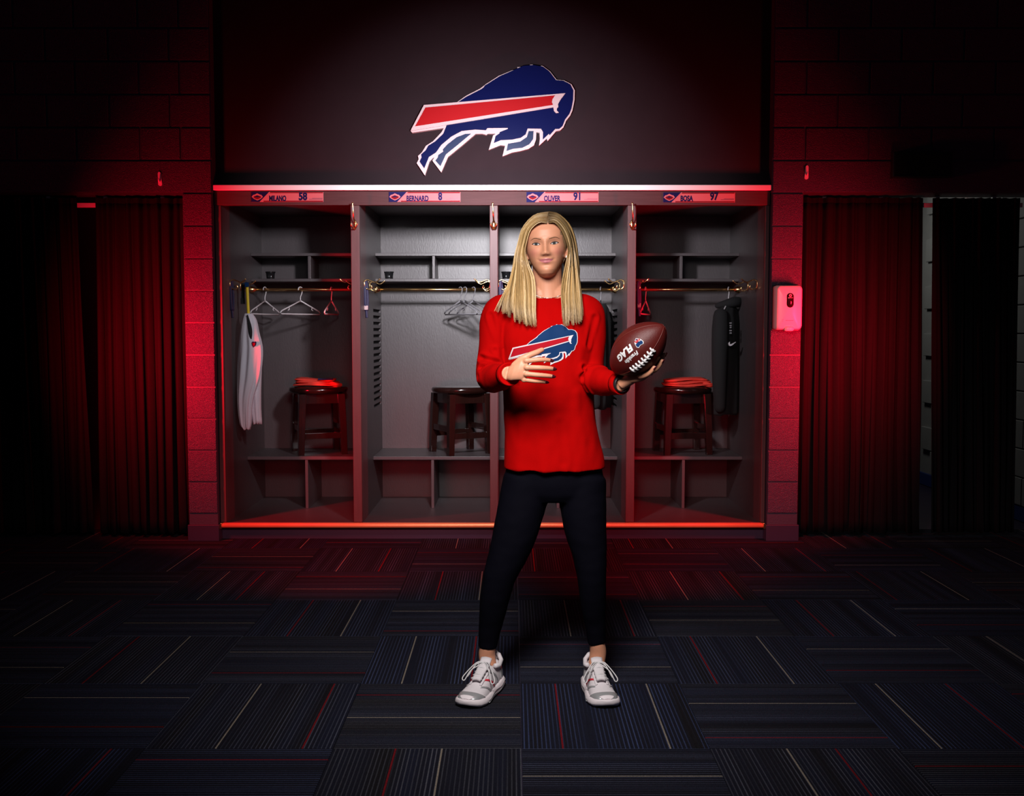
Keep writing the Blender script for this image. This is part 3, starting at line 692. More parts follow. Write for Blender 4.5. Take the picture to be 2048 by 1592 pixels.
mk('webbing', ribbon([pj(494, 566), pj(495, 590), pj(496, 610), pj(497, 630)], 0.0095, 0.004, (1, 0, 0)), M['yellow'], t, True)
mk('clip', bbox(pj(494, 570).x-0.013, pj(494, 570).x+0.013, YJ-0.014, YJ+0.004, pj(494, 574).z, pj(494, 566).z+0.004, 0.003), M['printblue'], t)
t = thing('black_strap', (pj(486, 600).x, YJ+0.05, pj(486, 608).z), 'short black strap beside the yellow strap in the leftmost locker', 'strap')
mk('webbing', ribbon([P(486, 566, YJ+0.05), P(486, 590, YJ+0.05), P(486, 607, YJ+0.05)], 0.012, 0.004, (1, 0, 0)), M['blackcloth'], t, True)
mk('buckle', bbox(P(486, 600, YJ+.05).x-0.015, P(486, 600, YJ+.05).x+0.015, YJ+0.044, YJ+0.056, P(486, 608, YJ+.05).z, P(486, 596, YJ+.05).z, 0.002), M['blackplastic'], t)

# ------------------------------------------------------------------ curtains and wall fittings
def curtain(xt0, xt1, xb0, xb1, Y, ztop, zbot, folds, seed, label):
    rnd = random.Random(seed); nx, nz = 170, 26; ph = [rnd.uniform(0, 6.28) for _ in range(6)]
    V, F = [], []
    fr = [folds*(0.8+0.4*rnd.random()), folds*1.9, folds*0.45]
    for k in range(nz+1):
        v = k/nz; z = ztop+(zbot-ztop)*v
        for j in range(nx+1):
            u = j/nx; uu = u+0.02*math.sin(u*9+v*2.2+ph[3])*v
            x = (xt0+(xt1-xt0)*u)*(1-v)+(xb0+(xb1-xb0)*u)*v
            w = math.sin(2*math.pi*fr[0]*uu+ph[0]+0.5*math.sin(3*v+ph[4]))*0.55+math.sin(2*math.pi*fr[1]*uu+ph[1]+0.8*v)*0.22+math.sin(2*math.pi*fr[2]*uu+ph[2]-0.7*v)*0.4
            V.append((x+0.012*math.sin(2*math.pi*fr[0]*uu*2+ph[5])*v, Y+w*(0.026+0.018*v), z+0.006*math.sin(2*math.pi*fr[0]*uu+ph[1])*(1 if k == nz else 0)))
    for k in range(nz):
        for j in range(nx):
            a = k*(nx+1)+j; F.append((a, a+1, a+nx+2, a+nx+1))
    o = mk('curtain', (V, F), M['curtain'], smooth=True)
    s = o.modifiers.new('thickness', 'SOLIDIFY'); s.thickness = 0.003
    hem = mk('heading_band', ([(x, y-0.004, z+0.002) for x, y, z in V[:nx+1]]+[(x, y-0.004, z-0.03) for x, y, z in V[:nx+1]], [(j, j+1, j+nx+2, j+nx+1) for j in range(nx)]), M['curtain'], o)
    s = hem.modifiers.new('thickness', 'SOLIDIFY'); s.thickness = 0.003
    return tag(o, label, 'curtain', 'dark curtains in the wall openings')
YC = YW+0.13
X_ = lambda x, y=700: P(x, y, YC).x
curtain(-3.55, X_(152, 420), -3.55, X_(183, 1050), YC, 2.19, 0.03, 11, 3, 'dark curtain panel at the far left edge of the photo')
curtain(X_(189, 420), XL0-0.012, X_(205, 1050), XL0-0.012, YC+0.01, 2.19, 0.03, 8, 9, 'dark curtain panel with reddish folds beside the left block pier')
curtain(XR1+0.012, X_(1846, 420), XR1+0.012, X_(1838, 1050), YC, 2.192, 0.03, 10, 14, 'dark red-lit curtain panel beside the right block pier')
curtain(X_(1866, 420), X_(2040, 420), X_(1866, 1050), X_(2028, 1050), YC+0.01, 2.192, 0.03, 9, 21, 'dark curtain panel at the far right edge of the photo')
for a, b, lb in ((-3.55, XL0-0.002, 'white curtain track over the left wall opening'), (XR1+0.002, 3.3, 'white curtain track over the right wall opening')):
    t = thing('curtain_track', ((a+b)/2, YC+0.075, 2.145), lb, 'curtain track')
    mk('track_rail', bbox(a, b, YC+0.06, YC+0.085, 2.142, 2.17, 0.002), M['whiteplastic'], t)
    for k in range(4): mk('track_bracket', box(a+(b-a)*(k+0.5)/4-0.012, a+(b-a)*(k+0.5)/4+0.012, YC+0.062, YC+0.083, 2.17, 2.213), M['whiteplastic'], t)
for x, y, lb, rot in ((320, 358, 'small white adhesive hook on the block wall above the left curtain', -0.06), (1613, 345, 'small white adhesive hook on the block wall above the right pier', 0.05)):
    c = P(x, y, YW)
    t = thing('adhesive_hook', (c.x, YW, c.z), lb, 'hook', 'white adhesive hooks on the block wall')
    t.rotation_euler = (0, rot, 0)
    out = [(0.0125*math.cos(q)*(0.72 if math.sin(q) > 0 else 1.0), (0.031 if math.sin(q) > 0 else -0.031)+0.0125*math.sin(q)) for q in np.linspace(0, 2*math.pi, 24, endpoint=False)]
    mk('hook_base', poly_mesh(out, -0.008, 0.0), M['whiteplastic'], t, False, True, 0.002)
    mk('hook_tip', stube([(0, -0.007, -0.012), (0, -0.02, -0.02), (0, -0.027, -0.012), (0, -0.028, -0.002)], [0.006, 0.005, 0.005, 0.004], 10, 4, round_ends=True), M['whiteplastic'], t, True, True)
a, b = P(1780, 357, YW), P(1900, 306, YW)
t = thing('black_wall_box', ((a.x+b.x)/2, YW, a.z), 'black glossy rectangular box mounted on the right block wall', 'wall box')
mk('housing', bbox(a.x, b.x, YW-0.045, YW, a.z, b.z, 0.004), M['blackplastic'], t)
mk('glass_face', bbox(a.x+0.012, b.x-0.012, YW-0.049, YW-0.045, a.z+0.012, b.z-0.012, 0.001), M['blackgloss'], t)
mk('lower_lip', bbox(a.x+0.01, b.x-0.01, YW-0.053, YW-0.045, a.z+0.002, a.z+0.01, 0.001), M['blackplastic'], t)
# soap dispenser on the right pier
YD = YW-0.10
a, b = P(1552, 660, YD), P(1606, 570, YD); W = b.x-a.x; H = b.z-a.z; cx = (a.x+b.x)/2
t = thing('soap_dispenser', (cx, YW, a.z), 'white wall soap dispenser with dark oval window on the right block pier', 'dispenser')
def rr(hw, hh, r, n=6):
    out = []
    for sx, sz, a0 in ((1, 1, 0), (-1, 1, 90), (-1, -1, 180), (1, -1, 270)):
        for k in range(n+1):
            q = math.radians(a0+90*k/n); out.append((sx*(hw-r)+r*math.cos(q), sz*(hh-r)+r*math.sin(q)))
    return out
def rring(y, hw, hh, r, dx=0, dz=0): return [Vector((cx+dx+u, y, a.z+H/2+dz+v)) for u, v in rr(hw, hh, r)]
mk('case', loft([rring(YW, W*0.5, H*0.49, 0.012), rring(YW-0.05, W*0.52, H*0.5, 0.02), rring(YW-0.085, W*0.5, H*0.49, 0.025), rring(YD+0.006, W*0.46, H*0.47, 0.022), rring(YD, W*0.42, H*0.45, 0.02)]), M['whiteplastic'], t, True)
mk('back_plate', loft([rring(YW, W*0.53, H*0.515, 0.01), rring(YW-0.012, W*0.53, H*0.515, 0.01)]), M['blackplastic'], t)
wz = 0.16*H
win = mk('window', loft([rring(YD+0.002, W*0.135, H*0.165, W*0.13, 0.004, wz), rring(YD-0.003, W*0.13, H*0.16, W*0.125, 0.004, wz)]), M['smoke'], t, True)
mk('badge_ring', loft([[Vector((cx+0.004+0.009*math.cos(q)*s, YD-0.0035-0.0004*k, a.z+H/2+wz+0.03+0.009*math.sin(q)*s)) for q in np.linspace(0, 2*math.pi, 20, endpoint=False)] for k, s in ((0, 1.0), (1, 1.0), (1, 0.45), (0, 0.45))], caps=False), M['logowhite'], win)
mk('badge_line', box(cx-0.011, cx+0.019, YD-0.0042, YD-0.003, a.z+H/2+wz+0.0145, a.z+H/2+wz+0.0175), M['logowhite'], win)
mk('nozzle_lip', loft([rring(YD+0.04, W*0.2, 0.012, 0.01, 0.002, -H*0.485), rring(YD-0.004, W*0.17, 0.014, 0.012, 0.002, -H*0.47)]), M['whiteplastic'], t, True)
mk('fine_print', join(box(cx-0.022, cx+0.026, YD-0.001, YD+0.001, a.z+0.21*H, a.z+0.215*H), box(cx-0.045, cx-0.036, YD-0.0005, YD+0.002, a.z+0.23*H, a.z+0.234*H), box(cx-0.045, cx-0.038, YD-0.0005, YD+0.002, a.z+0.2*H, a.z+0.204*H)), M['logored'], t)
# ------------------------------------------------------------------ the person
HX, HY = 1093.5, 3.775                  # head axis
person = thing('person', (0.13, 3.78, 0.0), 'person with long blonde hair in red long-sleeved shirt and black leggings holding a football', 'person')
HC = P(HX, 487, HY-0.09); HC.y = HY     # eye level, ear axis
HROT = Matrix.Rotation(R(-3.2), 4, 'Y') @ Matrix.Rotation(R(-3.5), 4, 'Z')
def hw_(x, y, z):
    """head space (x right in the photo, y towards the camera, z up; metres) -> world"""
    return HC+HROT @ Vector((x, -y, z))
zt = np.array([-0.118, -0.114, -0.106, -0.092, -0.078, -0.062, -0.045, -0.028, -0.010, 0.010, 0.030, 0.050, 0.070, 0.085, 0.097, 0.104, 0.108])
wt = np.array([0.012, 0.022, 0.033, 0.0415, 0.0500, 0.0575, 0.0640, 0.0695, 0.0725, 0.0740, 0.0748, 0.0725, 0.0650, 0.0545, 0.0400, 0.0250, 0.008])
ft = np.array([0.058, 0.071, 0.083, 0.0895, 0.0885, 0.0895, 0.0905, 0.0900, 0.0890, 0.0905, 0.0915, 0.0875, 0.0765, 0.0630, 0.0450, 0.0280, 0.008])
bt = np.array([0.010, 0.020, 0.030, 0.040, 0.050, 0.062, 0.074, 0.083, 0.090, 0.095, 0.097, 0.095, 0.087, 0.074, 0.055, 0.034, 0.010])
def sm(t): return np.interp(t[0], zt, t[1])
def face_add(x, z):
    g = lambda cx, cz, sx, sz: math.exp(-((x-cx)/sx)**2-((z-cz)/sz)**2)
    a = 0.0
    # nose: bridge to tip, then wings
    if -0.052 < z < 0.022:
        tt = [(-0.052, 0.0), (-0.044, 0.008), (-0.038, 0.022), (-0.033, 0.0265), (-0.027, 0.0245), (-0.015, 0.0165), (0.0, 0.0095), (0.012, 0.005), (0.022, 0.0)]
        h = np.interp(z, [q[0] for q in tt], [q[1] for q in tt]); w = np.interp(z, [-0.052, -0.036, -0.02, 0.0, 0.022], [0.014, 0.0125, 0.0095, 0.0085, 0.012])
        a += h*math.exp(-(x/w)**2)
    ax = abs(x)
    h2 = lambda cx, cz, sx, sz: math.exp(-((ax-cx)/sx)**2-((z-cz)/sz)**2)
    a += 0.0085*h2(0.0125, -0.037, 0.0065, 0.0075)
    a -= 0.0085*h2(0.032, 0.002, 0.0165, 0.0105)
    a -= 0.004*h2(0.017, 0.003, 0.008, 0.012)
    a += 0.002*h2(0.03, 0.021, 0.024, 0.007)
    a += 0.0045*h2(0.044, -0.026, 0.018, 0.016)
    a -= 0.0028*h2(0.03, -0.05, 0.007, 0.014)
    a += 0.0035*g(0, -0.057, 0.026, 0.014)
    z = z-0.0034*min(1.3, (x/0.027)**2)
    g = lambda cx, cz, sx, sz: math.exp(-((x-cx)/sx)**2-((z-cz)/sz)**2)
    a += 0.0042*g(0, -0.0545, 0.0225, 0.0042)-0.0016*g(0, -0.0515, 0.003, 0.004)
    a -= 0.0042*g(0, -0.0602, 0.024, 0.0021)
    a += 0.0052*g(0, -0.0662, 0.0175, 0.0046)
    a -= 0.0024*g(0, -0.077, 0.017, 0.0055)
    a += 0.0040*g(0, -0.096, 0.017, 0.013)
    a -= 0.0020*h2(0.0265, -0.0602, 0.005, 0.005)
    return a
def front_y(x, z):
    w, f = np.interp(z, zt, wt), np.interp(z, zt, ft)
    u = min(abs(x)/w, 0.999)
    return f*(1-u**2.35)**(1/2.1)+face_add(x, z)
def head_geo():
    rings = []; n = 128
    for z in list(np.linspace(-0.1178, -0.112, 4))+list(np.linspace(-0.110, 0.1, 118))+list(np.linspace(0.1015, 0.1078, 6)):
        w, f, b = np.interp(z, zt, wt), np.interp(z, zt, ft), np.interp(z, zt, bt); rr_ = []
        for j in range(n):
            a = 2*math.pi*j/n; sx, cy = math.sin(a), math.cos(a)
            if cy >= 0:
                x = w*math.copysign(abs(sx)**0.86, sx); y = f*abs(cy)**0.95
                u = min(abs(x)/w, 1.0); y = f*max(0.0, 1-u**2.35)**(1/2.1)
                wgt = min(1, max(0, (y-0.015)/0.03)); y += face_add(x, z)*wgt
            else: x = w*sx; y = b*cy
            rr_.append(hw_(x, y, z))
        rings.append(rr_)
    return loft(rings)
# ---- joints
SH = {-1: P(998, 622, 3.785), 1: P(1177, 624, 3.785)}
EL = {-1: P(981, 752, 3.745), 1: P(1181, 752, 3.745)}
WR = {-1: P(1018, 747, 3.485), 1: P(1243, 768, 3.50)}
NECK0 = hw_(0.0, -0.012, -0.06); NECK1 = P(1096, 604, 3.80)
HIP = {-1: P(1058, 950, 3.78), 1: P(1160, 950, 3.78)}
LEG = {-1: [(1056, 960, 3.79, .094), (1034, 1050, 3.765, .085), (1019, 1100, 3.755, .075), (1000, 1150, 3.75, .0615), (989, 1200, 3.765, .0545), (981, 1250, 3.79, .0445), (976, 1285, 3.80, .0370), (975, 1296, 3.80, .0360)],
       1: [(1162, 960, 3.79, .094), (1170, 1050, 3.765, .080), (1178, 1100, 3.755, .067), (1183, 1150, 3.75, .0555), (1186, 1200, 3.765, .0485), (1190, 1245, 3.79, .0405), (1193, 1278, 3.80, .0360), (1194.5, 1288, 3.80, .0352)]}
SHOE = {-1: (P(992, 1385, 3.845), P(934, 1418, 3.575)), 1: (P(1184, 1385, 3.845), P(1212, 1418, 3.575))}
for s in (-1, 1):
    for q in SHOE[s]: q.z = 0
ANK = {s: SHOE[s][0]*0.78+SHOE[s][1]*0.22+Vector((0, 0, 0.085)) for s in (-1, 1)}

# ---- football frame (needed for the holding hand)
BC = P(1276, 698, 3.42); BA, BB = 0.125, 0.0775
ca, sa = math.cos(R(30)), math.sin(R(30))
AX = Vector((ca*0.7071, -sa, ca*0.7071)).normalized()
CN = (Vector((0, -1, 0))-AX*(-AX.y)).normalized()
PV = AX.cross(CN); PV = PV if PV.x > 0 else -PV
def ball_r(s): return BB*max(0.0, 1-abs(s/BA)**1.9)**0.72
def ball_pt(s, phi, off=0.0):
    d = CN*math.cos(phi)+PV*math.sin(phi); r = ball_r(s)
    return BC+AX*s+d*(r+off)
def out_of_ball(p, clear):
    v = p-BC; s = v.dot(AX); s = max(-BA*0.999, min(BA*0.999, s)); rad = v-AX*v.dot(AX); L = rad.length; r = ball_r(s)
    if L < r+clear: return BC+AX*v.dot(AX)+rad.normalized()*(r+clear)
    return p

def finger(pts, r0, r1): return stube(pts, list(np.linspace(r0, r1, len(pts))), 12, 5, round_ends=True)
parts = [head_geo()]
parts.append(stube([NECK0, NECK0*0.5+NECK1*0.5+Vector((0, 0.004, 0)), NECK1, NECK1+Vector((0, 0, -0.05))], [0.054, 0.054, 0.061, 0.075], 28, 6))
parts.append(stube([P(1040, 612, 3.80), P(1068, 596, 3.80), P(1096, 590, 3.80), P(1124, 596, 3.80), P(1152, 612, 3.80)], [0.045, 0.05, 0.055, 0.05, 0.045], 20, 4))
for s in (-1, 1):   # ears
    parts.append(xf(ellipsoid((0, 0, 0), (0.007, 0.016, 0.030), 14, 10), Matrix.Translation(hw_(s*0.0735, 0.0, -0.018)) @ HROT @ Matrix.Rotation(R(18*s), 4, 'Z')))
    parts.append(ellipsoid(hw_(s*0.0725, 0.004, -0.044), (0.006, 0.008, 0.009), 10, 8))
chest = [(1096, 606, 3.80, .10, .06), (1094, 630, 3.79, .15, .08), (1096, 690, 3.77, .155, .095), (1098, 760, 3.77, .14, .09), (1102, 850, 3.775, .135, .09), (1107, 930, 3.79, .14, .072), (1109, 980, 3.79, .12, .07)]
parts.append(loft([ring(P(x, y, Y), a, b, 32) for x, y, Y, a, b in chest]))
for s in (-1, 1):
    parts.append(stube([SH[s]+Vector((-0.03*s, 0, -0.005)), SH[s], SH[s]*0.5+EL[s]*0.5, EL[s], EL[s]*0.5+WR[s]*0.5, WR[s]], [.05, .05, .043, .037, .034, .0245], 18, 5))
    L = LEG[s]
    parts.append(stube([P(x, y, Y) for x, y, Y, r in L]+[P(*{-1: (974, 1312), 1: (1196, 1308)}[s], 3.805), ANK[s]+Vector((0, 0.01, -0.02))], [r-0.006 for *_, r in L]+[.0315, .029], 20, 5))
    parts.append(stube([ANK[s]+Vector((0, 0.005, -0.03)), ANK[s]*0.75+SHOE[s][1]*0.25+Vector((0, 0, 0.0)), SHOE[s][0]*0.35+SHOE[s][1]*0.65+Vector((0, 0, 0.048))], [0.022, 0.018, 0.012], 14, 4, round_ends=True))
# near hand (in front of the shirt): back of the hand to the camera, fingers to the right
H1 = lambda x, y, Y: P(x, y, Y)
palm1 = [(1016, 746, 3.488, .024, .020), (1026, 744, 3.472, .031, .0185), (1038, 739, 3.464, .0375, .0165), (1049, 738, 3.462, .0385, .0145), (1055, 739, 3.466, .0345, .011)]
def palm_rings(rows, up, nrm):
    out = []
    for x, y, Y, a, b in rows:
        c = P(x, y, Y); out.append([c+up*a*math.cos(2*math.pi*j/24)+nrm*b*math.copysign(abs(math.sin(2*math.pi*j/24))**0.8, math.sin(2*math.pi*j/24)) for j in range(24)])
    return out
parts.append(loft(palm_rings(palm1, Vector((0.22, 0.05, 0.97)).normalized(), Vector((0.05, 1, -0.05)).normalized())))
F1 = [  # knuckle, middle joints, tip
 [(1046, 722, 3.466), (1055, 721.5, 3.452), (1076, 719.5, 3.447), (1091, 719.5, 3.455), (1101, 721, 3.466)],
 [(1048, 734.5, 3.462), (1056, 735, 3.446), (1079, 735.5, 3.438), (1096, 736.5, 3.447), (1106.5, 738, 3.46)],
 [(1047, 747, 3.464), (1055, 748, 3.451), (1077, 750, 3.446), (1094, 751.5, 3.455), (1104.5, 753, 3.468)],
 [(1043, 757.5, 3.472), (1050, 759.5, 3.462), (1068, 762, 3.46), (1082, 763, 3.468), (1091.5, 764.5, 3.48)]]
R1 = [(.0098, .0072), (.0100, .0074), (.0096, .0071), (.0084, .0062)]
for pts, (a, b) in zip(F1, R1):
    parts.append(finger([P(*p) for p in pts], a, b))
    parts.append(ellipsoid(P(*pts[1])+Vector((-0.003, -0.001, 0)), (0.0105, 0.0092, 0.0098), 12, 8))
T1 = [(1030, 732, 3.478), (1044, 719, 3.474), (1058, 711, 3.474), (1073, 705, 3.482), (1084, 699.5, 3.492)]
parts.append(stube([P(*p) for p in T1], [.015, .0132, .0108, .0102, .0082], 12, 5, round_ends=True))
# holding hand: palm under the ball, fingers running along its lower right side
palm2 = [ball_pt(-0.098, R(100), 0.022), ball_pt(-0.082, R(100), 0.0165), ball_pt(-0.064, R(100), 0.0135), ball_pt(-0.044, R(101), 0.0115)]
def palm_ring(c, a, b, phi):
    nr = CN*math.cos(phi)+PV*math.sin(phi); tn = -CN*math.sin(phi)+PV*math.cos(phi)
    return [c+tn*a*math.cos(2*math.pi*j/24)+nr*(b*math.sin(2*math.pi*j/24)-0.10*a*(1-math.cos(4*math.pi*j/24))*-0.5+0) for j in range(24)]
parts.append(loft([palm_ring(c, a, b, R(100)) for c, a, b in zip([WR[1]]+palm2, (.023, .028, .035, .039, .036), (.02, .019, .0165, .0145, .0105))]))
F2 = []
for k, (ph, s0, s1) in enumerate(((68, -0.052, 0.012), (90, -0.046, 0.034), (112, -0.044, 0.042), (134, -0.046, 0.036))):
    pts = [ball_pt(s_, R(ph-4*math.sin(q*1.5)), 0.0088+0.004*math.sin(q*math.pi)) for q, s_ in zip((0, .25, .5, .75, 1), np.linspace(s0, s1, 5))]
    F2.append(pts); parts.append(finger(pts, .0094, .0070))
T2 = [ball_pt(-0.088, R(128), 0.015), ball_pt(-0.075, R(150), 0.012), ball_pt(-0.055, R(165), 0.011), ball_pt(-0.03, R(172), 0.0095)]
parts.append(stube(T2, [.0135, .0125, .0105, .0085], 12, 5, round_ends=True))
body_me = remesh(join(*parts), 0.0026, 2, 0.5)
inv = HROT.inverted()
SKIN = np.array((0.57, 0.255, 0.15)); LIP = np.array((0.44, 0.135, 0.15)); BLUSH = np.array((0.56, 0.20, 0.145)); SOCK_SHADE = np.array((0.50, 0.225, 0.145))
def paint(me, fn):
    at = me.color_attributes.new('Col', 'FLOAT_COLOR', 'POINT')
    buf = np.ones((len(me.vertices), 4), dtype=np.float32)
    for i, v in enumerate(me.vertices): buf[i, :3] = fn(v.co)
    at.data.foreach_set('color', buf.ravel())
def skin_col(co):
    c = SKIN
    if co.z < 1.5: return c
    q = inv @ (co-HC); x, y, z = q.x, -q.y, q.z
    if y < 0.02: return c
    g = lambda cx, cz, sx, sz: math.exp(-((abs(x)-cx)/sx)**2-((z-cz)/sz)**2)
    c = c+(BLUSH-c)*0.75*min(1, g(0.047, -0.030, 0.020, 0.014)*1.2)
    c = c+(SOCK_SHADE-c)*0.4*g(0.032, 0.004, 0.02, 0.011)  # eye sockets darkened: shade painted into the skin colour
    # lips: two bows
    lx = abs(x)/0.0272; z0_ = z; z = z-0.0034*min(1.3, (x/0.027)**2)
    if lx < 1:
        top = -0.0602+0.0088*(1-lx**1.7)-0.0018*math.exp(-(x/0.003)**2); bot = -0.0602-0.0100*(1-lx**1.9)
        e = 0.0012
        m = min(1, max(0, (z-bot)/e))*min(1, max(0, (top-z)/e)); c = c+(LIP-c)*m
        c = c*(1-0.45*math.exp(-((z+0.0604)/0.0011)**2)*(1-lx**4))  # crease between the lips darkened, its shade painted in
    c = c*(1-0.5*math.exp(-((abs(x)-0.0075)/0.0032)**2-((z0_+0.0425)/0.0024)**2))   # nostrils: darkness of the openings painted into the skin
    return c
paint(body_me, skin_col)
body = link_world_mesh('body', body_me, M['skin'], person)
body_bvh = BVHTree.FromPolygons([v.co+ORG[person.name] for v in body_me.vertices], [tuple(p.vertices) for p in body_me.polygons])
def on_face(x, z, off=0.0):
    """point on the face surface at head-space x, z"""
    o = hw_(x, 0.16, z); d = (hw_(x, 0.0, z)-o).normalized(); hit = body_bvh.ray_cast(o, d)
    p = hit[0] if hit[0] is not None else hw_(x, front_y(x, z), z)
    return p-d*off
def almond(cx, cz, hw, up, dn, s, n=11):
    top = []; bot = []
    for k in range(n):
        u = -1+2*k/(n-1)
        top.append((cx+hw*u, cz+up*(1-abs(u)**2.2)+s*0.0016*u)); bot.append((cx+hw*u, cz-dn*(1-abs(u)**2.0)+s*0.0016*u))
    return top, bot
for s in (-1, 1):
    ex, ez = s*0.0325, 0.0005
    top, bot = almond(ex, ez, 0.0138, 0.0046, 0.0036, s)
    V, F = [], []; n = len(top); rows = 6
    for r_ in range(rows+1):
        for k in range(n):
            x = top[k][0]; z = bot[k][1]+(top[k][1]-bot[k][1])*r_/rows
            bulge = 0.0022*max(0, 1-((x-ex)/0.0142)**2)
            V.append(on_face(x, z, 0.0008+bulge))
    for r_ in range(rows):
        for k in range(n-1): F.append((r_*n+k, r_*n+k+1, (r_+1)*n+k+1, (r_+1)*n+k))
    eye = mk('eye', (V, F), M['eyewhite'], person, True)
    ir = [(ex-0.0006, ez+0.0005)]
    def disc(rad, off, zc_top):
        Vd = [on_face(ir[0][0], ir[0][1], off)]; Fd = []
        for k in range(20):
            q = 2*math.pi*k/20; x = ir[0][0]+rad*math.cos(q); z = ir[0][1]+rad*math.sin(q)
            z = min(z, np.interp(x, [t_[0] for t_ in top], [t_[1] for t_ in top])); z = max(z, np.interp(x, [t_[0] for t_ in bot], [t_[1] for t_ in bot]))
            Vd.append(on_face(x, z, off-0.0004)); Fd.append((0, 1+k, 1+(k+1) % 20))
        return Vd, Fd
    mk('iris', disc(0.0057, 0.0034, 0), M['iris'], eye, True)
    mk('pupil', disc(0.0028, 0.0038, 0), M['lash'], eye, True)
    mk('upper_lash_line', tube([on_face(x, z+0.0004, 0.0022) for x, z in top]+[on_face(top[-1][0]+0.001, top[-1][1]+0.0004, 0.001)] if s > 0 else [on_face(top[0][0]-0.001, top[0][1]+0.0004, 0.001)]+[on_face(x, z+0.0004, 0.0022) for x, z in top], 0.0014, 6), M['lash'], eye, True)
    mk('lower_lash_line', tube([on_face(x, z-0.0003, 0.0012) for x, z in bot], 0.0005, 6), M['brow'], eye, True)
    br = [(s*0.014, 0.0165), (s*0.024, 0.0195), (s*0.034, 0.0215), (s*0.043, 0.0205), (s*0.051, 0.0155)]
    q = catmull([(a, b, r_) for (a, b), r_ in zip(br, (0.0016, 0.0021, 0.0020, 0.0015, 0.0007))], 5)
    mk('eyebrow', tube([on_face(c[0], c[1], -0.0002) for c in q], [c[2] for c in q], 8), M['brow'], person, True)
    mk('pearl_earring', ellipsoid(hw_(s*0.0745, 0.012, -0.0465), (0.0052, 0.0052, 0.0052), 14, 10), M['pearl'], person, True)
# ---- nails
def nail(pts, r, view, name='fingernail'):
    tip = Vector(pts[-1]); d = (Vector(pts[-1])-Vector(pts[-2])).normalized()
    nv = (view-d*view.dot(d)).normalized(); sd = d.cross(nv)
    rings = []
    for u, w in ((-0.007, 0.7), (-0.003, 0.95), (0.002, 0.98), (0.006, 0.85), (0.0105, 0.45)):
        c = tip+d*u+nv*(r*0.86)
        rings.append([c+sd*w*r*0.86*math.cos(q)+nv*0.0018*math.sin(q)-nv*0.0022*abs(math.cos(q))**2 for q in np.linspace(0, 2*math.pi, 12, endpoint=False)])
    return mk(name, loft(rings), M['nail'], person, True)
for pts, (a, b) in zip(F1, R1): nail([P(*p) for p in pts], b, Vector((0.35, -1, 0.1)))
for pts in F2[:3]: nail(pts, 0.007, (pts[-1]-BC-AX*(pts[-1]-BC).dot(AX)).normalized())
# ring on the holding hand, necklace
c = F2[1][1]; d = (F2[1][2]-F2[1][0]).normalized(); e1 = d.orthogonal().normalized(); e2 = d.cross(e1)
rg = mk('finger_ring', tube([c+(e1*math.cos(q)+e2*math.sin(q))*0.0104 for q in np.linspace(0, 2*math.pi, 25)], 0.0015, 8), M['silver'], person, True)
mk('ring_stone', ellipsoid(c+Vector((0.002, -0.011, -0.004)), (0.0042, 0.003, 0.0042), 8, 6), M['silver'], rg)

# ---------------------------------------------------------------- shirt
rows = [(1096, 597, 3.795, .066, .058), (1095, 603, 3.793, .106, .066), (1094, 613, 3.788, .146, .078), (1094, 635, 3.782, .174, .096), (1095, 670, 3.772, .174, .116), (1096, 710, 3.77, .170, .122), (1097, 770, 3.77, .167, .118), (1098, 830, 3.775, .170, .108), (1103, 880, 3.78, .178, .110), (1107, 915, 3.785, .187, .117), (1108, 936, 3.785, .189, .120)]
q = catmull([(*P(x, y, Y), a, b) for x, y, Y, a, b in rows], 5)
sp = [loft([ring((c[0], c[1], c[2]), c[3], c[4], 56, 2.25) for c in q])]
sl = {-1: [(1030, 612, 3.786, .050), (1004, 621, 3.782, .060), (992, 650, 3.778, .060), (988, 700, 3.765, .056), (983, 738, 3.752, .057), (984, 756, 3.715, .0545), (997, 755, 3.62, .048), (1010, 751, 3.545, .0415), (1017, 749, 3.505, .0385), (1018.5, 748.5, 3.495, .0385)],
      1: [(1150, 612, 3.786, .050), (1173, 623, 3.782, .060), (1180, 650, 3.778, .057), (1180, 700, 3.765, .055), (1179, 736, 3.752, .056), (1185, 754, 3.715, .053), (1207, 763, 3.62, .047), (1227, 767, 3.55, .0405), (1238, 768, 3.515, .036), (1241, 768, 3.508, .0355)]}
for s in (-1, 1):
    sp.append(stube([P(x, y, Y) for x, y, Y, r in sl[s]], [r for *_, r in sl[s]], 26, 6))
shirt_me = remesh(join(*sp), 0.0045, 6, 0.5)
co = np.array([v.co[:] for v in shirt_me.vertices]); no = np.array([v.normal[:] for v in shirt_me.vertices])
def seg_dist(p, a, b):
    ab = b-a; t = max(0, min(1, (p-a).dot(ab)/ab.length_squared)); return (p-a-ab*t).length
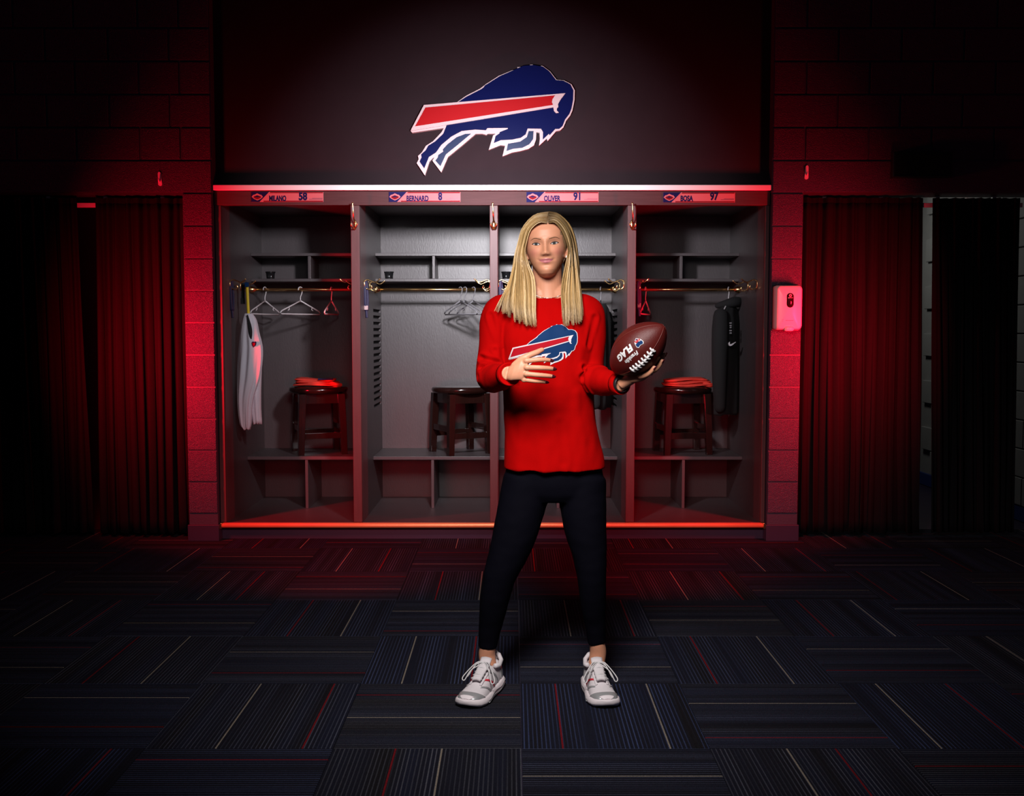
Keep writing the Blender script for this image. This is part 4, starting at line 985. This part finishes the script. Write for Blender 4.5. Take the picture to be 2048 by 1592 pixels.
# creases: (from, to, width, depth, ridge offset)
cre = [(P(1010, 660, 3.66), P(1022, 740, 3.66), .011, .006), (P(1178, 672, 3.66), P(1163, 742, 3.64), .012, .008), (P(1186, 690, 3.66), P(1170, 722, 3.65), .009, .005),
       (P(1170, 745, 3.66), P(1192, 840, 3.66), .012, .006), (P(1160, 790, 3.65), P(1175, 880, 3.66), .013, .005), (P(1018, 800, 3.66), P(1012, 890, 3.66), .014, .005), (P(1040, 820, 3.65), P(1035, 915, 3.65), .016, .004), (P(1120, 850, 3.65), P(1128, 925, 3.65), .018, .004),
       (P(960, 715, 3.72), P(1000, 728, 3.70), .010, .006), (P(958, 735, 3.70), P(996, 740, 3.68), .009, .006), (P(962, 755, 3.69), P(1005, 768, 3.60), .010, .005), (P(990, 700, 3.70), P(1008, 725, 3.68), .009, .006),
       (P(1165, 735, 3.68), P(1205, 742, 3.66), .009, .006), (P(1160, 752, 3.68), P(1215, 775, 3.60), .010, .005), (P(1185, 785, 3.68), P(1225, 770, 3.56), .010, .004), (P(980, 630, 3.72), P(1000, 690, 3.69), .011, .004), (P(1190, 635, 3.72), P(1178, 690, 3.69), .011, .004)]
for i, v in enumerate(shirt_me.vertices):
    p = v.co; d = 0.0
    d += 0.0045*noise.noise(Vector((p.x*15, p.y*9, p.z*5.5)))+0.0022*noise.noise(Vector((p.x*34, p.y*24, p.z*16+3)))
    low = max(0, min(1, (1.15-p.z)/0.28)); d += 0.005*low*math.sin(p.x*60+3*noise.noise(Vector((p.x*5, p.y*5, p.z*3))))*(0.5+0.5*noise.noise(Vector((p.x*7, 0, p.z*2))))
    if p.y < 3.80:
        for a, b, w, dep in cre:
            dd = seg_dist(p, a, b)
            if dd < 3.2*w: d += 1.35*dep*(-math.exp(-(dd/w)**2)+0.75*math.exp(-((dd-1.55*w)/(0.8*w))**2))
    v.co = Vector(co[i])+Vector(no[i])*d
shirt = link_world_mesh('shirt', shirt_me, M['shirt'], person)
O = ORG[person.name]
sbvh = BVHTree.FromPolygons([v.co+O for v in shirt_me.vertices], [tuple(p.vertices) for p in shirt_me.polygons])
# neckband, cuffs, hem
nb = [Vector((P(1096, 597, 3.795).x+0.0625*math.cos(q), 3.792+0.060*math.sin(q), 0)) for q in np.linspace(0, 2*math.pi, 49)]
for p in nb: p.z = P(1096, 599, 3.72).z-0.012+0.020*(p.y-3.732)/0.12+0.012*abs(p.x-P(1096, 597, 3.795).x)/0.0625
mk('neckband', tube(nb, 0.0085, 10, up=(0, 0, 1), flat=0.55), M['shirt'], shirt, True)
for s in (-1, 1):
    a, b = P(*sl[s][-3][:3]), P(*sl[s][-1][:3]); d = (b-a).normalized(); e1 = Vector((0, 0, 1)); e1 = (e1-d*e1.dot(d)).normalized(); e2 = d.cross(e1); r_ = sl[s][-1][3]
    for kk, (u, rr_) in enumerate(((0.004, 1.0),)):
        mk('cuff', loft([[a+(b-a)*t_+d*e_+(e1*math.cos(q)+e2*math.sin(q))*r_*k_ for q in np.linspace(0, 2*math.pi, 32, endpoint=False)] for t_, e_, k_ in ((0.55, 0, 1.08), (0.8, 0, 1.07), (1.0, 0.006, 1.05), (1.0, 0.008, 0.98), (1.0, 0.004, 0.9))]), M['shirt'], shirt, True)
# printed emblem draped on the shirt
src = np.array([(1400, 96), (1710, 377), (648, 463), (1453, 886), (1097, 988), (1803, 440), (200, 738)], float)
dst = np.array([(862, 976), (990, 1077), (592, 1140), (922, 1252), (792, 1306), (1022, 1115), (478, 1288)], float)
Aff = np.linalg.lstsq(np.c_[src, np.ones(len(src))], dst, rcond=None)[0]
def drape(poly, off, matl, name, cut=0.008, clip=True):
    pts = []
    for x, y in poly:
        u, w = np.array([x, y, 1.0]) @ Aff
        p = P(900+u*480/1910, 400+w*480/1910, 3.645); pts.append((p.x, p.z))
    V, F = poly_mesh(pts, 0, None, cut); out = []
    for v in V:
        h = sbvh.ray_cast(Vector((v.x, 3.3, v.z)), Vector((0, 1, 0)))
        y = h[0].y if h[0] is not None else 3.66
        if y < 3.60: y = 3.64
        out.append(Vector((v.x, y-off, v.z)))
    return mk(name, (out, F), matl, shirt, True)
drape(LG['outer'], 0.0016, M['printwhite'], 'emblem_outline')
drape(LG['body'], 0.0026, M['printblue'], 'emblem_body')
drape(LG['hind'], 0.0026, M['printblue'], 'emblem_hind_leg')
drape(LG['fore'], 0.0026, M['printblue'], 'emblem_fore_leg')
drape(LG['stripe'], 0.0036, M['printwhite'], 'emblem_stripe_edge')
drape(LG['red'], 0.0045, M['printred'], 'emblem_stripe')

# ---------------------------------------------------------------- leggings
lp = [loft([ring((*P(x, y, Y),), a, b, 40, 2.2) for x, y, Y, a, b in ((1107, 900, 3.79, .155, .088), (1108, 935, 3.79, .178, .098), (1109, 965, 3.79, .186, .105), (1109, 985, 3.79, .165, .098), (1109, 1000, 3.79, .12, .08))])]
for s in (-1, 1):
    L = LEG[s]; lp.append(stube([P(x, y, Y) for x, y, Y, r in L], [r for *_, r in L], 28, 6))
leg_me = remesh(join(*lp), 0.005, 16, 0.6)
lno = [v.normal.copy() for v in leg_me.vertices]
for v, nn in zip(leg_me.vertices, lno):
    p = v.co; v.co = p+nn*(0.0016*noise.noise(Vector((p.x*20, p.y*20, p.z*30))))
link_world_mesh('leggings', leg_me, M['leggings'], person)
# dark band on the holding wrist
a, b = P(1240, 768, 3.512), WR[1]; d = (palm2[0]-EL[1]).normalized(); e1 = d.orthogonal().normalized(); e2 = d.cross(e1); c = P(1242, 768, 3.50)
wb = mk('watch_band', loft([[c+d*u+(e1*math.cos(q)+e2*math.sin(q))*r_ for q in np.linspace(0, 2*math.pi, 32, endpoint=False)] for u, r_ in ((-0.008, .0295), (0.008, .0285), (0.011, .026), (-0.010, .026))], caps=False), M['blackplastic'], person, True)

# ---------------------------------------------------------------- shoes
def shoe(s):
    heel, toe = SHOE[s]; d = (toe-heel).normalized(); side = Vector((-d.y, d.x, 0)); Lg = (toe-heel).length
    t = bpy.data.objects.new('shoe', None); COL.objects.link(t); t.parent = person; t.location = (0, 0, 0); ORG[t.name] = ORG[person.name]; t.empty_display_size = 0.05
    W = lambda u, w, z: heel+d*u*Lg+side*w+Vector((0, 0, z))
    us = np.linspace(0, 1, 23)
    fw = lambda u: np.interp(u, [0, .03, .1, .25, .4, .55, .7, .82, .92, .97, 1], [.014, .026, .036, .0385, .038, .042, .0475, .0485, .041, .030, .012])
    fo = lambda u: -s*np.interp(u, [0, .4, .75, 1], [0, .004, 0.0, -.006])
    ftop = lambda u: np.interp(u, [0, .05, .14, .26, .36, .5, .62, .74, .86, .95, 1], [.085, .103, .098, .092, .108, .094, .078, .064, .054, .045, .034])
    fs = lambda u: np.interp(u, [0, .1, .4, .7, .9, 1], [.040, .040, .034, .030, .032, .036])
    fb = lambda u: np.interp(u, [0, .06, .2, .75, .92, 1], [.010, .002, .0, .0, .006, .018])
    rings = []
    for u in us:   # foam sole, flared and grooved
        w = fw(u)+0.0085; rr_ = []
        for w_, z_ in ((-0.86, fb(u)), (-1.0, fb(u)+0.006), (-1.04, fb(u)*0.5+fs(u)*0.45), (-0.98, fs(u)-0.004), (-0.86, fs(u)), (0.86, fs(u)), (0.98, fs(u)-0.004), (1.04, fb(u)*0.5+fs(u)*0.45), (1.0, fb(u)+0.006), (0.86, fb(u))):
            rr_.append(W(-0.012+u*1.03, fo(u)+w*w_, z_))
        rings.append(rr_)
    mk('sole', loft(rings), M['shoesole'], t, True)
    for k, zz in enumerate((0.4, 0.7)):
        mk('sole_groove', tube([W(-0.012+u*1.03, fo(u)+(fw(u)+0.0085)*1.045*sg, fs(u)*zz+0.004*math.sin(u*14+k)) for sg in (1,) for u in np.linspace(0.02, 0.75, 20)], 0.0012, 6), M['shoesilver'], t, True)
        mk('sole_groove', tube([W(-0.012+u*1.03, fo(u)-(fw(u)+0.0085)*1.045, fs(u)*zz+0.004*math.sin(u*14+k)) for u in np.linspace(0.02, 0.75, 20)], 0.0012, 6), M['shoesilver'], t, True)
    def up_pt(u, a, off=0.0):
        w, h = fw(u)+off, ftop(u)+off; z0 = fs(u)-0.006
        e = np.interp(u, [0, .3, .6, 1], [2.8, 2.6, 2.1, 2.2])
        cx_, sx_ = math.cos(a), math.sin(a)
        return W(u, fo(u)+w*math.copysign(abs(cx_)**(2/e), cx_), z0+(h-z0)*abs(sx_)**(2/e))
    n = 22
    rings = [[up_pt(u, math.pi*j/n) for j in range(n+1)]+[W(u, fo(u), fs(u)-0.008)] for u in us]
    mk('upper', loft(rings), M['shoewhite'], t, True)
    def patch(u0, u1, a0, a1, off, nu=8, na=10, shape=None):
        V, F = [], []
        for i in range(nu+1):
            for j in range(na+1):
                aa = a0+(a1-a0)*j/na; uu = u0+(u1-u0)*i/nu
                if shape: uu, aa = shape(i/nu, j/na)
                V.append(up_pt(uu, aa, off))
        for i in range(nu):
            for j in range(na):
                q = i*(na+1)+j; F.append((q, q+1, q+na+2, q+na+1))
        return V, F
    def solid(o, th=0.002):
        m_ = o.modifiers.new('thickness', 'SOLIDIFY'); m_.thickness = th; m_.offset = 0; return o
    solid(mk('toe_cap', patch(0, 0, 0, 0, 0.0018, 10, 16, lambda i, j: (0.80+0.185*i+0.10*(1-i)*(abs(2*j-1)**2-1)*-0.9, 0.12+(math.pi-0.24)*j)), M['shoesilver'], t, True))
    solid(mk('toe_bumper', patch(0.955, 1.0, 0.75, math.pi-0.75, 0.0035, 5, 10), M['shoesole'], t, True), 0.003)
    solid(mk('heel_counter', patch(0.0, 0.2, 0.05, math.pi-0.05, 0.0016, 8, 16, lambda i, j: (0.01+0.17*i, 0.05+(0.95 if j < 0.5 else 0.95)*(j if j < 0.5 else 1-j)*1.3 if j < 0.5 else math.pi-0.05-0.95*(1-j)*1.3)), M['shoesilver'], t, True))
    for sg in (0, 1):
        f = lambda a: a if sg == 0 else math.pi-a
        for k, u0 in enumerate((0.30, 0.44, 0.58)):
            solid(mk('side_overlay', patch(0, 0, 0, 0, 0.0018, 10, 3, lambda i, j: (u0+0.16*i+0.03*j, f(0.12+0.95*i))), M['shoesilver'] if k != 1 else (M['shoered'] if sg == (0 if s < 0 else 1) else M['shoewhite']), t, True))
        solid(mk('eyelet_stay', patch(0, 0, 0, 0, 0.0028, 12, 3, lambda i, j: (0.40+0.33*i, f(1.0+0.17*j+0.1*i))), M['shoewhite'], t, True))
    solid(mk('tongue', ([W(0.36+0.36*u, fo(0.5)+0.021*(1-0.25*u)*w_, np.interp(u, [0, .2, 1], [.130, .113, .079])+0.004*(1-w_*w_)) for u in np.linspace(0, 1, 9) for w_ in np.linspace(-1, 1, 7)], [(i*7+j, i*7+j+1, i*7+j+8, i*7+j+7) for i in range(8) for j in range(6)]), M['shoewhite'], t, True), 0.007)
    mk('collar', tube([W(u, fo(u)+w_, z_) for u, w_, z_ in ((0.34, 0.031, .104), (0.22, 0.035, .094), (0.1, 0.031, .104), (0.02, 0.014, .116), (0.005, 0, .118), (0.02, -0.014, .116), (0.1, -0.031, .104), (0.22, -0.035, .094), (0.34, -0.031, .104))], 0.0085, 10), M['shoewhite'], t, True)
    for k in range(5):   # laces across the tongue
        u = 0.46+0.058*k; z = np.interp(u, [.36, .432, .72], [.130, .113, .079])+0.006
        mk('lace', stube([W(u, fo(u)-0.021, z-0.006), W(u+0.012*(1 if k % 2 else -1), fo(u), z+0.002), W(u, fo(u)+0.021, z-0.006)], 0.0026, 8, 4, flat=0.7), M['lace'], t, True)
    u = 0.44; z = 0.122
    for sg in (-1, 1):
        mk('lace_loop', stube([W(u, fo(u), z), W(u+0.03, sg*0.025, z-0.002), W(u+0.17, sg*0.062, z-0.045), W(u+0.20, sg*0.053, z-0.055), W(u+0.12, sg*0.035, z-0.022), W(u, fo(u), z)], 0.0021, 8, 6), M['lace'], t, True)
        mk('lace_end', stube([W(u, fo(u), z), W(u+0.06, sg*0.022, z-0.004), W(u+0.17, sg*0.045, z-0.045)], 0.0019, 8, 5), M['lace'], t, True)
    mk('heel_tab', ellipsoid(W(0.005, fo(0), 0.112), (0.012, 0.007, 0.02), 12, 8), M['shoewhite'], t, True)
for s in (-1, 1): shoe(s)

# ---------------------------------------------------------------- hair
rnd = random.Random(11)
NP_ = 10
FINE = np.array(catmull(np.eye(NP_), 40))           # spline weights, fine steps along a strand
def hair_bundle(guides, clumps, per, w, layers, rag=0.10, msteps=24):
    """guides: list (inner -> outer) of polylines with NP_ points (photo x, y, distance); strands gather in clumps"""
    G = np.array([[tuple(P(*p)) for p in g] for g in guides]); ng = len(guides)
    V, F, C = [], [], []; n0 = 0; k = 3
    tl = np.linspace(0, 1, msteps)
    idx = np.arange(msteps-1)[:, None]*k+np.arange(k)[None, :]; idn = np.arange(msteps-1)[:, None]*k+(np.arange(k)[None, :]+1) % k
    Ft = np.stack([idx, idn, idn+k, idx+k], -1).reshape(-1, 4)
    for c in range(clumps):
        cu = (c+rnd.random())/clumps*(ng-1); clay = rnd.random(); ctone = rnd.random(); cln = 1-rag*rnd.random()**1.6; cph = rnd.uniform(0, 6.28); camp = 0.0035*rnd.random()
        drift = rnd.gauss(0, 0.004)
        for _ in range(per):
            u = min(max(cu+rnd.gauss(0, 0.5*(ng-1)/clumps), 0), ng-1.0001); i = int(u); f = u-i
            pts = G[i]*(1-f)+G[i+1]*f
            ln = cln*(1-0.05*rnd.random()**2)
            q = (FINE @ pts)[np.round(tl*ln*(len(FINE)-1)).astype(int)]
            t = tl[:, None]; ph = cph+rnd.gauss(0, 0.5)
            q = q+np.c_[np.sin(t*6+ph)*camp*t+drift*t**2, np.cos(t*5+ph)*camp*t, 0*t]
            q[:, 1] += min(1, max(0, clay+rnd.gauss(0, 0.12)))*layers*np.minimum(1, tl*3+0.12)
            q[:, 0] += rnd.gauss(0, 0.0016)*tl**2
            d = np.gradient(q, axis=0); d /= np.linalg.norm(d, axis=1)[:, None]+1e-9
            e1 = np.cross(d, (0, 1, 0)); e1 /= np.linalg.norm(e1, axis=1)[:, None]+1e-9; e2 = np.cross(d, e1)
            rad = w*(0.6+0.8*rnd.random())*np.where(tl < 0.75, 1, np.maximum(0.12, (1-tl)/0.25))[:, None]
            ring_ = np.stack([q+rad*(e1*math.cos(b*2*math.pi/k)*1.2+e2*math.sin(b*2*math.pi/k)*0.8) for b in range(k)], 1)
            V.append(ring_.reshape(-1, 3)); F.append(Ft+n0); n0 += msteps*k
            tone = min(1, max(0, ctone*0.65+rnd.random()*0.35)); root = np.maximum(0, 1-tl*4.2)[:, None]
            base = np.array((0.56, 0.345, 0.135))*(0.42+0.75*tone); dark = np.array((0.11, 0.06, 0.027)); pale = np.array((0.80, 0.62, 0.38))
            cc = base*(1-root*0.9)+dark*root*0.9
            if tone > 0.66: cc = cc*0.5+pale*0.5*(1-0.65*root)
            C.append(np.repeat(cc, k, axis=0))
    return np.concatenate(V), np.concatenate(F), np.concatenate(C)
PX_, PY_ = 1096, 430                    # parting
left = [  # inner (frames the face) -> outer silhouette -> back
 [(1094, 447, 3.695), (1080, 449, 3.688), (1064, 462, 3.695), (1054.5, 482, 3.712), (1051, 505, 3.735), (1057, 530, 3.742), (1066, 553, 3.722), (1069, 585, 3.69), (1069, 625, 3.645), (1072, 656, 3.634)],
 [(1094, 441, 3.703), (1077, 445, 3.70), (1059, 460, 3.71), (1049, 482, 3.73), (1045, 505, 3.74), (1046, 530, 3.735), (1050, 556, 3.712), (1052, 585, 3.68), (1054, 625, 3.645), (1058, 653, 3.635)],
 [(1095, 434, 3.715), (1074, 441, 3.715), (1053, 460, 3.73), (1042, 484, 3.75), (1037, 508, 3.75), (1036, 532, 3.74), (1036, 558, 3.715), (1036, 588, 3.68), (1037, 622, 3.65), (1040, 647, 3.64)],
 [(1096, 428, 3.735), (1071, 437, 3.735), (1049, 460, 3.755), (1038, 486, 3.77), (1032, 510, 3.765), (1029, 534, 3.75), (1025, 560, 3.72), (1019, 588, 3.69), (1016, 615, 3.67), (1018, 636, 3.66)],
 [(1097, 425, 3.765), (1070, 433, 3.77), (1047, 458, 3.785), (1036, 486, 3.79), (1030, 510, 3.785), (1026, 536, 3.765), (1020, 562, 3.735), (1008, 588, 3.705), (998, 606, 3.69), (990, 622, 3.685)]]
right = [
 [(1097, 447, 3.695), (1108, 447, 3.688), (1122, 459, 3.692), (1131, 478, 3.705), (1136, 497, 3.725), (1133, 518, 3.742), (1127, 545, 3.725), (1122, 580, 3.69), (1125, 622, 3.648), (1127, 655, 3.636)],
 [(1097, 441, 3.703), (1111, 443, 3.70), (1127, 457, 3.708), (1137, 480, 3.725), (1140, 502, 3.738), (1140, 525, 3.735), (1137, 552, 3.715), (1135, 582, 3.685), (1136, 622, 3.65), (1138, 653, 3.638)],
 [(1097, 434, 3.715), (1113, 439, 3.715), (1131, 456, 3.73), (1141, 480, 3.748), (1145, 504, 3.752), (1146, 530, 3.742), (1147, 556, 3.717), (1148, 586, 3.685), (1150, 622, 3.655), (1151, 650, 3.643)],
 [(1097, 428, 3.735), (1115, 435, 3.735), (1135, 455, 3.755), (1145, 480, 3.77), (1149, 506, 3.765), (1152, 532, 3.752), (1155, 560, 3.722), (1158, 590, 3.69), (1160, 622, 3.665), (1160, 647, 3.65)],
 [(1098, 425, 3.765), (1115, 431, 3.77), (1138, 454, 3.785), (1147, 480, 3.79), (1151, 506, 3.785), (1155, 534, 3.765), (1159, 562, 3.735), (1162, 592, 3.70), (1164, 622, 3.68), (1164, 645, 3.665)]]
for g in left:
    g[1] = (g[1][0]-1, g[1][1]-4, g[1][2]-0.004); g[2] = (g[2][0]-2, g[2][1]-3, g[2][2])
for g in right: g[1] = (g[1][0]+1, g[1][1]-2, g[1][2]-0.003)
def back_side(s):
    g = []
    for k in range(5):
        y = 3.785+0.02*k; ex = 62-7*k
        g.append([(1097, 424+k, y), (1096+s*(22-2*k), 429, y+0.01), (1096+s*(45-4*k), 452, y+0.02), (1096+s*(ex-6), 485, y+0.03), (1096+s*(ex-3), 510, y+0.03), (1096+s*ex, 535, y+0.03), (1096+s*ex, 560, y+0.03), (1096+s*ex, 590, y+0.04), (1096+s*ex, 630, y+0.05), (1096+s*ex, 655, y+0.05)])
    return g
# scalp cap under the strands
def cap_geo():
    V = []; n, m = 48, 22; rings = []
    for i in range(m+1):
        b = math.pi/2*(1-i/m*1.45); rr_ = []
        for j in range(n):
            a = 2*math.pi*j/n; cb = math.cos(b)
            x = 0.0815*cb*math.sin(a); y = (0.096 if math.cos(a) > 0 else 0.103)*cb*math.cos(a); z = 0.006+0.1105*math.sin(b)
            lim = 0.076-0.085*min(1, abs(x)/0.074)**2.2       # hairline drops towards the temples
            if y > 0.0 and z < lim:
                y = y*max(0.0, 1-(lim-z)*26)                    # tuck under the hair in front
                x = x*0.97
            rr_.append(hw_(x, y, z))
        rings.append(rr_)
    return loft(rings)
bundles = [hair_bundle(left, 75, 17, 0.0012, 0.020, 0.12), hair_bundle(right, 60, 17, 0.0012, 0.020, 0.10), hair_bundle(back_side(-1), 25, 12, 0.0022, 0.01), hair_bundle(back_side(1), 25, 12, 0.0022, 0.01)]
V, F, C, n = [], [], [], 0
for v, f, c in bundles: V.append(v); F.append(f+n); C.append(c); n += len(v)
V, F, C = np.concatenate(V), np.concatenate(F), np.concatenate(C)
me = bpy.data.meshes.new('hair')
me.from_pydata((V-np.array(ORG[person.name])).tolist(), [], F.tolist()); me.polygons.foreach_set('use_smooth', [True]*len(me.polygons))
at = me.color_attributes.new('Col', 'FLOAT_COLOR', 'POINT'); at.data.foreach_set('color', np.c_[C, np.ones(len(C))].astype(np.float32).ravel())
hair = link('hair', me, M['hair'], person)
M['scalp'] = mat('hair_base', (0.16, 0.092, 0.042), 0.6, var=0.2, vscale=60)
mk('hair_base', cap_geo(), M['scalp'], hair, True)
# necklace
nk = []
for q in np.linspace(-1, 1, 25):
    x = 1096+q*26; y = 590+6.5*(1-q*q)
    p0 = P(x, y, 3.4); d = (p0-Vector((0, 0, CAM_H))).normalized(); h = body_bvh.ray_cast(p0, d)
    nk.append((h[0] if h[0] is not None else P(x, y, 3.745))-d*0.0022)
ncl = mk('necklace', tube(nk, 0.0007, 6), M['silver'], person, True)
for k in (9, 12, 15): mk('necklace_bead', ellipsoid(nk[k], (0.0026, 0.0022, 0.0026), 8, 6), M['silver'], ncl, True)

# ------------------------------------------------------------------ the football
fb = thing('football', BC-Vector((0, 0, 0.1)), 'brown leather football with white laces held up in one hand', 'football')
ss = [BA*math.sin(math.pi/2*k) for k in np.linspace(-0.999, 0.999, 41)]
mk('leather_ball', loft([[ball_pt(s, 2*math.pi*j/48) for j in range(48)] for s in ss]), M['ball'], fb, True)
PHI = R(27)
for k in range(4):
    mk('seam', tube([ball_pt(s, PHI+k*math.pi/2, 0.0003) for s in np.linspace(-BA*0.995, BA*0.995, 48)], 0.0011, 6), M['seam'], fb, True)
def wrap(V, F, s0, phi0, off):
    return [ball_pt(s0-v[0], phi0+v[1]/BB, off+v[2]) for v in V], F
def strip(x0, x1, y0, y1, n=6, z=0.0):
    V = [(x0+(x1-x0)*i/n, y, z) for i in range(n+1) for y in (y0, y1)]
    return V, [(2*i, 2*i+1, 2*i+3, 2*i+2) for i in range(n)]
lc = mk('lace_strip', tube([ball_pt(s, PHI, 0.0022) for s in np.linspace(-0.042, 0.066, 16)], 0.0042, 10, flat=0.7), M['lace'], fb, True)
for k in range(8):
    s0 = -0.036+0.0138*k
    mk('lace_bar', tube([ball_pt(s0+0.001*abs(q), PHI+q*0.16, 0.0042-0.004*abs(q)**3) for q in np.linspace(-1, 1, 9)], 0.0033, 10, round_ends=True), M['lace'], lc, True)
def ball_text(body, size, s0, phi0, name, matl, **k):
    Vt, Ft = text_mesh(body, size, 0.0, **k)
    bm = bmesh.new(); vs = [bm.verts.new(v) for v in Vt]; [bm.faces.new([vs[i] for i in f]) for f in Ft if len(set(f)) == len(f)]
    lo = min(v.x for v in Vt); hi = max(v.x for v in Vt); x = lo+0.004
    while x < hi:
        bmesh.ops.bisect_plane(bm, geom=bm.verts[:]+bm.edges[:]+bm.faces[:], plane_co=(x, 0, 0), plane_no=(1, 0, 0)); x += 0.004
    bm.verts.index_update(); Vt = [v.co.copy() for v in bm.verts]; Ft = [tuple(v.index for v in f.verts) for f in bm.faces]; bm.free()
    return mk(name, wrap(Vt, Ft, s0, phi0, 0.0009), matl, fb)
ball_text('FLAG', 0.031, -0.010, R(-22), 'block_lettering', M['lace'], offset=0.0016, spacing=0.95, shear=0.15)
ball_text('Franklin', 0.0185, 0.000, R(-2), 'script_lettering', M['lace'], offset=0.0006, shear=0.3)
def shield(sc, off, dz=0.0): return [(u*sc, v*sc*1.2+dz, 0) for u, v in sh]
def fan(pts): return [(sum(p[0] for p in pts)/len(pts), sum(p[1] for p in pts)/len(pts), 0)]+pts, [(0, 1+i, 1+(i+1) % len(pts)) for i in range(len(pts))]
for sc, off, m_, nm in ((0.0145, 0.0010, 'lace', 'shield'), (0.0127, 0.0016, 'printblue', 'shield_field')):
    mk(nm, wrap(*fan(shield(sc, 0)), 0.049, R(-20), off), M[m_], fb)
Vt, Ft = text_mesh('NFL', 0.0112, 0.0, offset=0.0007)
mk('shield_panel', wrap(*fan([(-0.0095, -0.0075, 0), (0.0095, -0.0075, 0), (0.0098, 0.0035, 0), (0, 0.001, 0), (-0.0098, 0.0035, 0)]), 0.049, R(-21.5), 0.0022), M['lace'], fb)
mk('shield_lettering', wrap([(v.x, v.y-0.004, 0) for v in Vt], Ft, 0.049, R(-21.2), 0.0029), M['printred'], fb)
